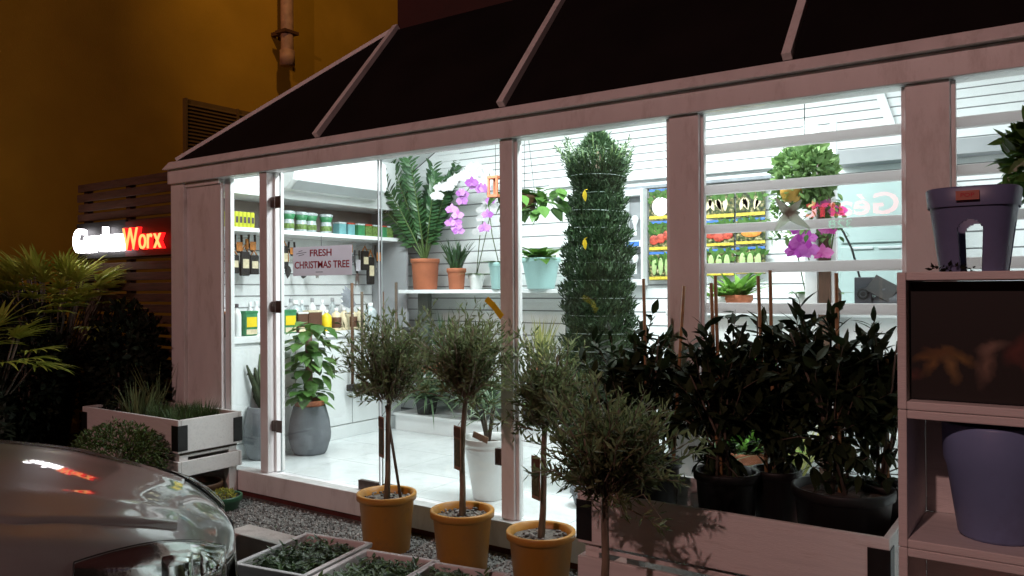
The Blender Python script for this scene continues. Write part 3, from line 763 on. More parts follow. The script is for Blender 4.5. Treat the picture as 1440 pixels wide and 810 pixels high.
# bonnet: a raised panel with creases and a shut line
def bonnet(b):
    U = [-.20 - .06 * i for i in range(20)]; Vn = 24; vs = []; fs = []
    for u in U:
        e = .60 * hw(u) if u > -.62 else .64 * .875
        e = min(.60, e + .06 * min(1, (-u - .2) * 2))
        row = []
        for k in range(Vn + 1):
            v = e - 2 * e * k / Vn; q = abs(v) / e
            crease = .006 * math.exp(-((q - .60) / .10) ** 2) + .012 * (1 - q ** 2)
            row.append(C(u, v, zc(u) + .018 - .050 * (v / .875) ** 2 + .002 + crease * min(1, (-u - .14) * 4)))
        vs += [row[0] - LX * -.002 - V((0, 0, .035))] + row + [row[-1] - LX * .002 - V((0, 0, .035))]
    W2 = Vn + 3
    for i in range(len(U) - 1):
        for k in range(W2 - 1): a = i * W2 + k; fs.append((a, a + W2, a + W2 + 1, a + 1))
    b.smooth = True; b.add(vs, fs)
b = MB(); bonnet(b); b.build('bonnet', 'paint', car, subsurf=1)
def surf_side(s, t, sgn, off):
    """point on the rounded front corner: s runs from the nose (0) back along the wing (1), t up the section"""
    u = -.045 - .42 * s ** 1.4
    half = section(u)[:11]; i = min(9, int(t)); f = t - i
    v = half[i][0] + (half[i + 1][0] - half[i][0]) * f; w = half[i][1] + (half[i + 1][1] - half[i][1]) * f
    nrm = (HX * (.9 * (1 - s) + .15) + LX * sgn * (.25 + .6 * s) + V((0, 0, .12 * max(0, t - 3)))).normalized()
    return C(u, sgn * v, w) + nrm * off
def patch(b, sgn, s0, s1, ft0, ft1, off0, off1, ns=22, nz=14):
    vs = []; fs = []
    for i in range(ns + 1):
        s = s0 + (s1 - s0) * i / ns
        for j in range(nz + 1):
            t = j / nz; z = ft0(s) + (ft1(s) - ft0(s)) * t
            bulge = max(0, math.sin(math.pi * t)) ** .5 * max(0, math.sin(math.pi * i / ns)) ** .4
            vs.append(surf_side(s, z, sgn, off0 + (off1 - off0) * bulge))
    for i in range(ns):
        for j in range(nz): a = i * (nz + 1) + j; fs.append((a, a + 1, a + nz + 2, a + nz + 1) if sgn > 0 else (a, a + nz + 1, a + nz + 2, a + 1))
    b.smooth = True; b.add(vs, fs)
tlo = lambda s: 1.3 + 1.5 * s ** 2
thi = lambda s: 6.6 - 1.5 * s ** 2
for sgn in (1, -1):
    b = MB(); patch(b, sgn, .05, 1, tlo, thi, .004, .010); hl = b.build('headlight', 'chrome', car)
    if sgn < 0: hl['label'] = 'right headlight with amber indicator, nearest the camera'
    b = MB(); patch(b, sgn, .04, 1.0, lambda s: tlo(s) - .06, lambda s: thi(s) + .06, .011, .030); b.build('lens', 'glass', hl)
    b = MB(); patch(b, sgn, .62, .97, lambda s: tlo(s) + .1, lambda s: tlo(s) + 1.0, .012, .017); b.build('indicator', 'amber', hl)
    for s0_, s1_ in ((.12, .32), (.38, .58)):
        b = MB(); patch(b, sgn, s0_, s1_, lambda s: tlo(s) + .7, lambda s: thi(s) - .9, .011, .024, 12, 10); b.build('reflector', 'chrome', hl)
    loop = [surf_side(.05 + .95 * i / 20, thi(.05 + .95 * i / 20) + .07, sgn, .008) for i in range(21)] + [surf_side(1, thi(1) + (tlo(1) - thi(1)) * j / 6, sgn, .008) for j in range(7)] + [surf_side(1 - .95 * i / 14, tlo(1 - .95 * i / 14) - .05, sgn, .008) for i in range(15)]
    b = MB(); b.tube(loop, .0025, 6); b.build('headlight_seal', 'black', hl)
# cabin, windscreen, wheels, grille
b = MB()
cab = [(-1.35, .74, .97, .70, .99), (-2.05, .72, 1.0, .56, 1.40), (-2.7, .72, 1.0, .55, 1.46), (-3.4, .72, 1.01, .56, 1.36), (-3.95, .70, 1.01, .64, 1.03)]
rows = []
for u, vb, zb, vt_, zt in cab: rows.append([C(u, vb, zb), C(u, (vb + vt_) / 2 + .02, (zb + zt) / 2), C(u, vt_, zt - .03), C(u, vt_ * .8, zt), C(u, 0, zt + .02), C(u, -vt_ * .8, zt), C(u, -vt_, zt - .03), C(u, -(vb + vt_) / 2 - .02, (zb + zt) / 2), C(u, -vb, zb)])
vs = [p for r in rows for p in r]; fs = []
for i in range(4):
    for k in range(8): fs.append((i * 9 + k, (i + 1) * 9 + k, (i + 1) * 9 + k + 1, i * 9 + k + 1))
b.smooth = True; b.add(vs, fs); b.build('cabin', 'paint', car, subsurf=2)
M['carglass'] = mat('dark_car_glass', (.012, .014, .014), .05, .1, 5, coat=1)
b = MB(); b.add([C(-1.36, .66, 1.005), C(-1.36, -.66, 1.005), C(-2.0, -.50, 1.40), C(-2.0, .50, 1.40)], [(0, 1, 2, 3)]); b.build('windscreen', 'carglass', car)
for sgn in (1, -1):
    b = MB(); b.add([C(-1.75, sgn * .742, 1.04), C(-2.65, sgn * .742, 1.04), C(-2.62, sgn * .60, 1.39), C(-2.12, sgn * .60, 1.36)], [(0, 1, 2, 3)]); b.build('side_window', 'carglass', car)
for u in (-.85, -3.5):
    for sgn in (1, -1):
        p = C(u, sgn * .80, .31); T = (LX * sgn).to_track_quat('Z', 'Y').to_matrix()
        b = MB(); b.lathe([(.19, -.1), (.30, -.1), (.315, -.06), (.315, .06), (.30, .095), (.20, .10)], p, 36, T=T); wh = b.build('tyre', 'rubber', car)
        b = MB(); b.lathe([(.2, .09), (.19, .06), (.06, .07), (.001, .075)], p, 24, T=T); b.build('rim', 'steel', wh)
b = MB(); b.add([C(.006, .3, .44), C(.006, -.3, .44), C(-.01, -.33, .56), C(-.01, .33, .56)], [(0, 1, 2, 3)])
b.build('grille', 'black', car)

# ================================================================== CUBE SHELVES ON THE RIGHT
random.seed(51)
CX0, CX1, CY0, CY1 = -.418, .02, -1.30, -.93; PH = .397
def cube_box(i, label):
    z0 = i * PH + .0015 * i; th = .024
    t = thing('display_cube', label, 'shelf cube', (CX0, CY0, z0), 'white shelf cubes stacked on the right')
    for q, nm in (((CX0, CX0 + th, CY0, CY1, z0, z0 + PH), 'side'), ((CX1 - th, CX1, CY0, CY1, z0, z0 + PH), 'side'), ((CX0 + th + .0005, CX1 - th - .0005, CY0, CY1, z0, z0 + th), 'base'), ((CX0 + th + .0005, CX1 - th - .0005, CY0, CY1, z0 + PH - th, z0 + PH), 'top'), ((CX0 + th + .001, CX1 - th - .001, CY1 - .012, CY1 - .001, z0 + th + .001, z0 + PH - th - .001), 'back')):
        b = MB(); b.box(*q); b.build(nm, 'crate', t, bevel=.003)
    return z0
zb = [cube_box(i, l) for i, l in enumerate(('lowest white shelf cube of the stack, at the ground', 'empty white shelf cube directly under the one with the purple pot', 'white shelf cube holding the big purple pot', 'topmost white shelf cube with the dark flower picture'))]
# picture in the top cube
z0 = zb[3] + .024; PICY = CY0 + .055
t = thing('flower_picture', 'dark picture card of yellow and white flowers inside the topmost cube', 'picture', (CX0, PICY, z0))
b = MB(); b.box(CX0 + .027, CX1 - .027, PICY, PICY + .006, z0 + .003, zb[3] + PH - .028); b.build('card', 'black', t)
def picture_mat():
    """soft out-of-focus print of pale flowers on black: blurred elliptical petals in the card's own plane"""
    mt, nt, b = newmat('flower_print'); N = nt.nodes; L = nt.links
    g = N.new('ShaderNodeNewGeometry'); acc = None
    for cx_, cz_, ang, ln, wd, colr in ((.085, .145, 200, .060, .018, (.16, .085, .02)), (.10, .125, 235, .055, .020, (.20, .11, .03)), (.145, .12, 290, .065, .022, (.24, .15, .05)), (.17, .145, 330, .060, .020, (.20, .12, .03)), (.12, .16, 175, .05, .015, (.14, .07, .02)),
                                       (.235, .13, 260, .080, .028, (.20, .13, .09)), (.25, .175, 20, .05, .022, (.22, .15, .11)), (.31, .17, 60, .06, .03, (.12, .03, .02)), (.34, .13, 310, .06, .03, (.10, .03, .02)), (.05, .09, 160, .03, .02, (.10, .03, .02)), (.37, .19, 100, .05, .03, (.09, .025, .02))):
        mp = N.new('ShaderNodeMapping'); mp.vector_type = 'TEXTURE'
        mp.inputs['Location'].default_value = (CX0 + cx_, PICY, z0 + cz_); mp.inputs['Rotation'].default_value = (0, -R(ang), 0); mp.inputs['Scale'].default_value = (ln, 1, wd)
        nz = N.new('ShaderNodeTexNoise'); nz.inputs['Scale'].default_value = 30; L.new(g.outputs['Position'], nz.inputs['Vector'])
        va = N.new('ShaderNodeVectorMath'); va.operation = 'MULTIPLY_ADD'; va.inputs[1].default_value = (.03, 0, .03); L.new(nz.outputs['Color'], va.inputs[0]); L.new(g.outputs['Position'], va.inputs[2])
        L.new(va.outputs[0], mp.inputs['Vector'])
        gr = N.new('ShaderNodeTexGradient'); gr.gradient_type = 'SPHERICAL'; L.new(mp.outputs[0], gr.inputs[0])
        mx = N.new('ShaderNodeMix'); mx.data_type = 'RGBA'; L.new(gr.outputs['Fac'], mx.inputs['Factor'])
        if acc: L.new(acc, mx.inputs['A'])
        else: mx.inputs['A'].default_value = (.010, .008, .006, 1)
        mx.inputs['B'].default_value = (*colr, 1); acc = mx.outputs['Result']
    L.new(acc, b.inputs['Base Color']); b.inputs['Roughness'].default_value = .6
    return mt
b = MB(); b.box(CX0 + .03, CX1 - .03, PICY - .001, PICY - .0004, z0 + .006, zb[3] + PH - .03); b.build('printed_picture', picture_mat(), t)
b = MB(); fuzz(b, (CX0 + .13, CY0 + .05, zb[3] + PH + .008), (.06, .03, .010), 50, .018, .01)
tag(b.build('fallen_leaves', 'hedge'), 'few dark fallen leaves on top of the shelf stack', 'leaves', kind='stuff')
# purple pot in the cube below
t = thing('purple_pot', 'big plain purple pot inside the shelf cube', 'pot', (CX0 + .245, CY0 + .17, zb[2] + .026))
b = MB(); cc = (CX0 + .235, CY0 + .165, zb[2] + .0255)
b.lathe([(.02, .001), (.088, 0), (.10, .01), (.128, .20), (.137, .225), (.141, .325), (.138, .332), (.13, .328), (.12, .2), (.09, .02)], cc, 40); b.build('pot_body', 'lavender', t)
# arched orchid pot on top of the stack
zt = zb[3] + PH + .001
t = thing('arched_pot', 'purple tapered orchid pot with arched openings on top of the shelf stack', 'pot', (-.235, -1.15, zt))
def archpot(mb, cx, cy, z0, hgt, rb, rtp, nseg=144):
    rows = 56; vs = []; fs = []; keep = []
    def pt(k, i, inner):
        a = 2 * math.pi * k / nseg; f = i / rows; r = rb + (rtp - rb) * f - inner
        sq = (abs(math.cos(a)) ** 3.2 + abs(math.sin(a)) ** 3.2) ** (-1 / 3.2)
        return V((cx + r * sq * math.cos(a), cy + r * sq * math.sin(a), z0 + hgt * f))
    for inner in (0, .006):
        for i in range(rows + 1):
            for k in range(nseg): vs.append(pt(k, i, inner))
    def hole(k, i):
        a = (2 * math.pi * (k + .5) / nseg) % (math.pi / 2); a -= math.pi / 4
        # openings centred on the four faces (angle 0, 90, ...)
        da = abs(((2 * math.pi * (k + .5) / nseg) + math.pi / 4) % (math.pi / 2) - math.pi / 4)
        f = (i + .5) / rows
        if f > .62: return False
        half = .30
        if f > .50: half = .30 * math.sqrt(max(0, 1 - ((f - .50) / .12) ** 2))
        return da < half
    o = (rows + 1) * nseg
    for i in range(rows):
        for k in range(nseg):
            k2 = (k + 1) % nseg
            if hole(k, i): continue
            a, b_, c_, d_ = i * nseg + k, i * nseg + k2, (i + 1) * nseg + k2, (i + 1) * nseg + k
            fs.append((a, b_, c_, d_)); fs.append((o + d_, o + c_, o + b_, o + a))
            for (kk, ii, e1, e2) in ((k - 1, i, d_, a), (k + 1, i, b_, c_), (k, i - 1, a, b_), (k, i + 1, c_, d_)):
                if ii < 0 or ii >= rows or hole(kk % nseg, ii): fs.append((e2, e1, o + e1, o + e2))
    mb.smooth = False; mb.add(vs, fs)
b = MB(); archpot(b, -.235, -1.15, zt, .235, .088, .118); b.build('pot_body', 'purple', t)
b = MB(); 
def rimring(mb, cx, cy, z0, z1, r0, r1, nseg=64):
    vs = []; fs = []
    for r, z in ((r0, z0), (r1, z1), (r1 - .004, z1 + .004), (r1 - .012, z1), (r0 - .012, z0)):
        for k in range(nseg):
            a = 2 * math.pi * k / nseg; sq = (abs(math.cos(a)) ** 3.2 + abs(math.sin(a)) ** 3.2) ** (-1 / 3.2); vs.append((cx + r * sq * math.cos(a), cy + r * sq * math.sin(a), z))
    for i in range(4):
        for k in range(nseg): fs.append((i * nseg + k, i * nseg + (k + 1) % nseg, (i + 1) * nseg + (k + 1) % nseg, (i + 1) * nseg + k))
    mb.smooth = True; mb.add(vs, fs)
rimring(b, -.235, -1.15, zt + .185, zt + .236, .117, .122); b.build('rim', 'purple', t)
b = MB(); b.box(-.268, -.21, -1.15 - .1285, -1.15 - .123, zt + .20, zt + .226); st_ = b.build('sticker', mat('orange_sticker', (.45, .16, .12), .5), t)
b = MB(); text_mb(b, 'POP', .034, .011, (-.256, -1.2787, zt + .2085), ext=.0005, offset=.01); b.build('lettering', 'redink', st_)

# ================================================================== BLACK POTS WITH SHRUBS IN THE RIGHT CRATE
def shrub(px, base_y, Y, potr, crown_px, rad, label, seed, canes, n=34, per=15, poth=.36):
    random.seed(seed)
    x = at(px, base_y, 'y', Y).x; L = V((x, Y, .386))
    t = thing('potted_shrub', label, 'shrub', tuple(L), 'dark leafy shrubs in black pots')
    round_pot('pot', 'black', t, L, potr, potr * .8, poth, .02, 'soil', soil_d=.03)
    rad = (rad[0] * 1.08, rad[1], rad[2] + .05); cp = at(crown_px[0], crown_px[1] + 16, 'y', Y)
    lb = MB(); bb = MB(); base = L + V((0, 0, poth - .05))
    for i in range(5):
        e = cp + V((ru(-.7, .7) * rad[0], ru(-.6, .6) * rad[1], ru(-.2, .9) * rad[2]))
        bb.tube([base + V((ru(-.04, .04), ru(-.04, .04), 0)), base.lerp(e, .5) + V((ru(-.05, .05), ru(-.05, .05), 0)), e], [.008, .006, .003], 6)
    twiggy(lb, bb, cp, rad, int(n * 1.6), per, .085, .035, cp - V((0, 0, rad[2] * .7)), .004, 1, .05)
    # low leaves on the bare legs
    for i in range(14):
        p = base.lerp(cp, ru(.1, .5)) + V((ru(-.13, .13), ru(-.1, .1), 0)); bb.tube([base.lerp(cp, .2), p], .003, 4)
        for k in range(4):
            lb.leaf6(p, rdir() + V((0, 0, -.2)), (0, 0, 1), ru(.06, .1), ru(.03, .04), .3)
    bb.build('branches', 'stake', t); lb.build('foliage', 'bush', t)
    for cx_, ty in canes:
        tp = at(cx_, ty, 'y', Y - .03); bt = V((x + (tp.x - x) * .5, Y, L.z + .05))
        b = MB(); b.tube([bt, bt.lerp(tp, .5), tp], [.009, .0085, .008], 7); b.build('cane', 'cane', t)
    return t
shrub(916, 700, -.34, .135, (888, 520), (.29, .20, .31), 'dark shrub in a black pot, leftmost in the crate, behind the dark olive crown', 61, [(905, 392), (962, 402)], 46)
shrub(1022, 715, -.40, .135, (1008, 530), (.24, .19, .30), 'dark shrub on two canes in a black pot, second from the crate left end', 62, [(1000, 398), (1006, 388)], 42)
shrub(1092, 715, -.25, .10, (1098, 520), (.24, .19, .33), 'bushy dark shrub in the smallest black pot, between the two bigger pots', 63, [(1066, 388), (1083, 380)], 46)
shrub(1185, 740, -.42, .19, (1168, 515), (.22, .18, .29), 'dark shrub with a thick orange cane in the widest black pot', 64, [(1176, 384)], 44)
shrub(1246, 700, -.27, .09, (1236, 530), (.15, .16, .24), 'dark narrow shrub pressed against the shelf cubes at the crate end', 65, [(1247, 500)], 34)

# hanging plant at the top right
random.seed(66)
hp = at(1462, 215, 'y', -.3)
t = thing('hanging_plant', 'leafy hanging plant at the upper right in front of the last window', 'plant', tuple(hp + V((0, 0, .5))))
b = MB(); fuzz(b, hp + V((.02, 0, -.02)), (.12, .12, .15), 420, .075, .034, 1); b.build('foliage', 'mid', t)
round_pot('pot', 'black', t, hp + V((.03, 0, -.08)), .08, .06, .12, .015)
b = MB(); b.tube([hp + V((.03, 0, .0)), hp + V((.03, .1, .34))], .003, 5); b.tube([hp + V((.03, .1, .34)), hp + V((.03, .25, .36))], .004, 5); b.build('hanger', 'blackmetal', t)
# starfish on the pane
sc_ = at(1110, 301, 'y', -.012)
b = MB(); ar = [(-.085, .075), (.06, .06), (.115, -.075), (-.02, -.005), (-.075, -.075)]
b = MB(); sv = []; N5 = 5
angs = [128, 52, -35, -145, 180]
for a, L in ((130, .105), (48, .085), (-38, .12), (-132, .105), (5, .05)):
    a = R(a); d = V((math.cos(a), 0, math.sin(a))); b.tube([sc_, sc_ + d * L * .5 + V((0, -.004, 0)), sc_ + d * L], [.028, .018, .003], 8)
tag(b.build('starfish_ornament', 'star'), 'pale starfish ornament stuck on the barred window', 'ornament')

# ================================================================== INSIDE THE SHOP
# left wall shelving
random.seed(71)
su = thing('wall_shelving', 'white shelving and cabinets along the left inside wall', 'shelving', (-5.6, 1, ZF))
def P2(name, m, parent, *a, bevel=.003):
    b = MB()
    for q in a: b.box(*q)
    return b.build(name, m, parent, bevel=bevel)
SY0, SY1 = .105, 2.10
P2('back_panel', ['white_in'], su, (-5.975, -5.90, SY0, SY1, ZF, 2.6), bevel=0)
P2('upper_back_shade', 'backshade', su, (-5.8995, -5.893, SY0, SY1, 2.067, 2.33), bevel=0)  # shade of the top compartment under the soffit, painted as a grey-brown sheet
b = MB()
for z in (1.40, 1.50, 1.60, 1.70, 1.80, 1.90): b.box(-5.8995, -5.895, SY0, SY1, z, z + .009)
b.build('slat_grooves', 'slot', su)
P2('upper_shelf', 'white_gloss', su, (-5.895, -5.5, SY0, SY1, 2.03, 2.065))
P2('lower_shelf', 'white_gloss', su, (-5.895, -5.49, SY0, SY1, 1.125, 1.18))
P2('soffit', 'white_in', su, (-5.56, -5.5, .2605, SY1, 2.335, 2.80), (-5.56, -5.5, SY0, .26, 2.335, 2.70), bevel=0); P2('soffit_underside', 'white_in', su, (-5.895, -5.561, SY0, SY1, 2.335, 2.36), bevel=0)
P2('wall_recess_shade', 'greypanel', su, (-5.895, -5.42, SY1 + .001, SY1 + .03, 1.18, 2.33))  # added sheet: its grey paints in the darker recess of the back wall
P2('cabinet', 'white_gloss', su, (-5.895, -5.52, SY0, SY1, .31, 1.124))
for i in range(3):
    y0 = SY0 + .01 + i * .665; P2('cabinet_door', 'white_gloss', su, (-5.519, -5.502, y0, y0 + .655, .32, 1.10))
P2('skirting', 'white_gloss', su, (-5.895, -5.505, SY0, SY1, ZF, .309))
# AC unit
t = thing('air_conditioner', 'white wall air conditioner above the shelving', 'air conditioner', (-5.4, 1.1, 2.5))
b = MB()
pr = [(-5.499, 2.40), (-5.36, 2.40), (-5.27, 2.47), (-5.25, 2.53), (-5.27, 2.72), (-5.33, 2.76), (-5.499, 2.76)]
ya, yb = .56, 1.66
vs = [(x, ya, z) for x, z in pr] + [(x, yb, z) for x, z in pr]; n = len(pr)
b.add(vs, [tuple(range(n)), tuple(reversed(range(n, 2 * n)))] + [(i, i + n, (i + 1) % n + n, (i + 1) % n) for i in range(n)]); b.build('casing', 'ac', t, bevel=.006)
b = MB(); b.add([(-5.268, ya + .05, 2.468), (-5.268, yb - .05, 2.468), (-5.355, yb - .05, 2.402), (-5.355, ya + .05, 2.402)], [(0, 1, 2, 3)])
for v in range(4): b.v[v] = (b.v[v][0] + .003, b.v[v][1], b.v[v][2] - .004)
b.build('flap', 'acgrey', t)
b = MB(); b.box(-5.252, -5.2475, ya + .12, ya + .24, 2.545, 2.55); b.build('badge', 'acgrey', t)
b = MB(); b.ell((-5.256, ya + .33, 2.62), (.006, .012, .012), 8, 6); b.build('sensor', 'ink', t)
# yellow cartons
for i in range(6):
    y = .14 + i * .038
    t = thing('carton', ['slim yellow carton standing on the upper shelf, nearest the glass'] [0] if i == 0 else 'slim yellow carton packed in the row on the upper shelf', 'carton', (-5.56, y, 2.066), 'yellow cartons on the upper shelf')
    if i: t['label'] = 'slim yellow carton packed among others like it on the upper shelf'
    b = MB(); b.box(-5.60, -5.51, y, y + .034, 2.0665, 2.19); b.build('box', 'yelbox', t, bevel=.002)
    b = MB(); b.box(-5.5098, -5.509, y + .006, y + .028, 2.10, 2.15); b.build('print', 'ink', t)
# lidded packs
pack = None
for i, y in enumerate((.62, .76, .90, 1.01, 1.19)):
    lab = ['clear pack of green seed mix, nearest the door hinge on the upper shelf', 'clear pack of green seed mix, second from the hinge on the upper shelf', 'clear pack of green seed mix in the middle of the five on the upper shelf', 'clear pack of green seed mix touching its left neighbour', 'clear pack of green seed mix beside the teal cartons'][i]
    if pack is None:
        pack = thing('seed_pack', lab, 'pack', (-5.57, y, 2.066), 'clear green packs on the upper shelf'); o = V((-5.57, y, 2.066))
        b = MB(); b.lathe([(.02, .001), (.045, 0), (.050, .01), (.052, .07), (.046, .10)], o, 16); b.build('jar', 'silver', pack)
        b = MB(); b.lathe([(.0525, .02), (.0535, .025), (.0535, .06), (.0525, .065)], o, 16); b.build('label_band', 'leafprint', pack)
        b = MB(); b.lathe([(.046, .10), (.05, .11), (.062, .145), (.03, .15), (.001, .152)], o, 14); b.build('collar', 'green', pack)
        b = MB(); b.lathe([(.060, .146), (.066, .165), (.045, .175), (.001, .172)], o, 11); b.build('lid', 'silver', pack)
    else: dup(pack, (-5.57, y, 2.066), lab, i * .7)
for i, (y, m) in enumerate(((1.36, 'teal'), (1.47, 'teal'), (1.60, 'green'), (1.70, 'leafprint'), (1.80, 'leafprint'), (1.90, 'green'), (1.99, 'leafprint'))):
    t = thing('seed_carton', ['teal carton next to the clear packs on the upper shelf', 'teal carton beside the green cartons on the upper shelf', 'green carton beside the teal ones on the upper shelf', 'leaf printed carton behind the door edge, left of its twin', 'leaf printed carton behind the door edge, right of its twin', 'plain green carton near the shelf end', 'leaf printed carton at the end of the upper shelf'][i], 'carton', (-5.57, y, 2.066), 'small cartons on the upper shelf')
    b = MB(); b.box(-5.62, -5.53, y - .042, y + .042, 2.0665, 2.165); b.build('box', m, t, bevel=.003)
    b = MB(); b.box(-5.622, -5.528, y - .044, y + .044, 2.1655, 2.18); b.build('lid', ['silver', 'red'][i % 2], t, bevel=.002)
# hanging tools
def hangtool(px, py0, py1, x, label, kind, i):
    a = at(px, py0, 'x', x); c = at(px, py1, 'x', x)
    t = thing('garden_tool', label, 'garden tool', tuple(a), 'garden tools hung on the slatted wall')
    y = a.y; z1, z0 = a.z, c.z; hgt = z1 - z0
    b = MB(); b.tube([(x - .12, y, z1 + .01), (x + .01, y, z1 + .01), (x + .015, y, z1 + .02)], .003, 5); b.build('hook', 'steel', t)
    if kind == 'trowel':
        b = MB(); b.tube([(x, y, z1), (x, y, z1 - hgt * .4)], [.012, .016], 8); b.build('handle', 'orange', t)
        b = MB(); b.tube([(x, y, z1 - hgt * .4), (x, y, z1 - hgt * .55)], .006, 6); b.leaf6((x, y, z1 - hgt * .5), (0, 0, -1), (1, 0, 0), hgt * .5, .075, 0, .25); b.build('blade', 'blackmetal', t)
    elif kind == 'shears':
        b = MB()
        for s in (-1, 1): b.tube([(x, y + s * .03, z1), (x, y + s * .035, z1 - hgt * .3), (x, y, z1 - hgt * .6)], .010, 7)
        b.build('handle', 'black', t)
        b = MB(); 
        for s in (-1, 1): b.leaf6((x, y + s * .004, z1 - hgt * .55), (0, s * .12, -1), (1, 0, 0), hgt * .45, .03, 0, .05)
        b.build('blade', 'steel', t)
        b = MB(); b.box(x + .016, x + .018, y - .03, y + .03, z1 - hgt * .55, z1 - hgt * .25); b.build('card', 'paper' if i % 2 else 'orange', t)
    else:
        b = MB(); b.box(x - .02, x + .015, y - .045, y + .045, z0, z1 - hgt * .2); b.build('tool_head', 'black', t, bevel=.01)
        b = MB(); b.box(x + .016, x + .019, y - .03, y + .03, z0 + hgt * .25, z0 + hgt * .55); b.build('label_card', 'cream', t)
        b = MB(); b.tube([(x, y - .03, z1 - hgt * .2), (x, y, z1), (x, y + .03, z1 - hgt * .2)], .006, 6); b.build('handle', 'orange', t)
tl = [(325, 322, 352, 'trowel', 'small orange handled trowel hung nearest the glass corner'), (322, 362, 412, 'trowel', 'orange handled trowel hung below the smaller one'), (335, 330, 372, 'shears', 'black shears on an orange card below the yellow cartons'),
      (344, 345, 388, 'claw', 'black cultivator with cream label beside the shears'), (354, 330, 370, 'shears', 'black shears on a white card left of the white post'), (399, 338, 378, 'claw', 'black cultivator directly right of the door hinge'),
      (410, 340, 372, 'shears', 'black shears tucked behind the left edge of the paper notice'), (426, 376, 392, 'trowel', 'small trowel peeking below the notice, left one'), (446, 372, 392, 'shears', 'small shears peeking below the notice, right one'), (502, 352, 405, 'shears', 'dark shears on a white card right of the notice'), (513, 346, 380, 'claw', 'black cultivator at the slatted wall by the door edge'),
      (329, 352, 384, 'claw', 'black cultivator lowest of the cluster by the glass corner'), (347, 336, 372, 'trowel', 'orange trowel between the shears and the cultivator near the corner'), (357, 352, 386, 'claw', 'black cultivator half hidden by the white post'), (404, 352, 392, 'trowel', 'orange trowel low beside the door hinge side cultivator'),
      (521, 352, 400, 'claw', 'large dark cultivator seen through the door gap'), (531, 345, 385, 'shears', 'dark shears seen right of the door gap'), (494, 344, 372, 'trowel', 'orange trowel touching the right edge of the notice')]
for i, (px, a, c, k, l) in enumerate(tl): hangtool(px, a, c, -5.72, l, k, i)
# fan of grey gloves
gp = at(497, 428, 'x', -5.62)
t = thing('glove_fan', 'grey work gloves hung in a fan above the spray bottles', 'gloves', tuple(gp)); 
for i in range(5):
    b = MB(); a = R(100 + i * 14); d = V((0, -math.sin(a) * 1.0, 0)) ; dd = V((.02 * i, -math.sin(R(30 + i * 14)), math.cos(R(30 + i * 14))))
    b.leaf6(gp + V((.01 * i, 0, 0)), dd, (1, 0, 0), .21, .085, .05, .1); b.build('glove', 'midgrey', t)
# bottles on the lower shelf
def bottle(y, m, label, hgt, r, cap, kind='bottle', lbl=None, x=-5.56):
    hgt *= 1.12; r *= 1.1; o = V((x, y, 1.181)); t = thing(kind, label, 'bottle', tuple(o), 'bottles and packs on the lower shelf')
    b = MB(); b.lathe([(r * .2, .001), (r * .95, 0), (r, .008), (r, hgt * .66), (r * .8, hgt * .76), (r * .36, hgt * .83), (r * .34, hgt * .9)], o, 16); b.build('bottle_body', m, t)
    b = MB(); b.lathe([(r * .42, hgt * .88), (r * .42, hgt), (.001, hgt + .001)], o, 12); b.build('cap', cap, t)
    if lbl: b = MB(); b.lathe([(r + .0005, hgt * .12), (r + .0015, hgt * .13), (r + .0015, hgt * .58), (r + .0005, hgt * .59)], o, 16); b.build('wrap', lbl, t)
    return t
def bag(y, m, label, hgt, w, pm, tm, x=-5.56):
    hgt *= 1.2; w *= 1.12; o = V((x, y, 1.181)); t = thing('feed_pack', label, 'pack', tuple(o), 'bottles and packs on the lower shelf')
    b = MB(); b.box(x - .04, x + .04, y - w / 2, y + w / 2, 1.181, 1.181 + hgt); b.build('pack_body', m, t, bevel=.012)
    b = MB(); b.box(x + .0405, x + .042, y - w * .4, y + w * .4, 1.181 + hgt * .35, 1.181 + hgt * .75); b.build('front_print', pm, t)
    b = MB(); b.box(x + .0405, x + .042, y - w * .42, y + w * .42, 1.181 + hgt * .06, 1.181 + hgt * .26); b.build('foot_print', 'cream', t)
    b = MB(); b.box(x - .042, x + .0422, y - w / 2 - .002, y + w / 2 + .002, 1.181 + hgt * .9, 1.181 + hgt); b.build('top_band', tm, t, bevel=.004)
bag(.13, 'darkgrey', 'dark soil pack in the corner of the lower shelf', .17, .08, 'orange', 'orange')
bottle(.225, 'white_gloss', 'slim white bottle with a dark cap near the glass corner', .235, .032, 'ink')
bag(.34, 'green', 'green feed pack with yellow front, left of the white post', .17, .11, 'yellow', 'green')
bottle(.43, 'white_gloss', 'white trigger bottle standing behind the green feed pack', .24, .03, 'white_gloss', x=-5.66)
bag(.74, 'green', 'green feed pack with yellow front, right of the door hinge', .17, .12, 'yellow', 'green')
bottle(.78, 'white_gloss', 'white trigger bottle behind the right green feed pack', .25, .03, 'white_gloss', x=-5.68)
bag(.88, 'brown', 'small dark brown feed pack, the narrower of the two', .15, .10, 'brown', 'whitepot')
bag(1.02, 'brown', 'wide dark brown feed pack beside the yellow bottle', .16, .14, 'brown', 'cream')
bottle(.96, 'silver', 'clear jug with rounded shoulders behind the dark brown packs', .25, .06, 'white_gloss', x=-5.72)
bottle(1.18, 'yellow', 'yellow bottle with a white cap', .17, .042, 'white_gloss', lbl='yellow')
for i, y in enumerate((1.30, 1.40, 1.50, 1.60)):
    bottle(y, 'cream', ['cream bottle touching the yellow bottle', 'cream bottle, second after the yellow one', 'cream bottle, third after the yellow one', 'cream bottle, last in the row by the gloves'][i], .185, .042, 'white_gloss', lbl='cream' if i % 2 else 'brown')
for i in range(9):
    bottle(.60 + i * .125, ['white_gloss', 'silver', 'white_gloss'][i % 3], 'pale trigger bottle in the back row of the lower shelf', .25 + .015 * (i % 2), .036, ['white_gloss', 'greypanel'][i % 2], x=-5.80)
bottle(1.74, 'silver', 'clear jug under the glove fan at the row end', .22, .055, 'white_gloss')
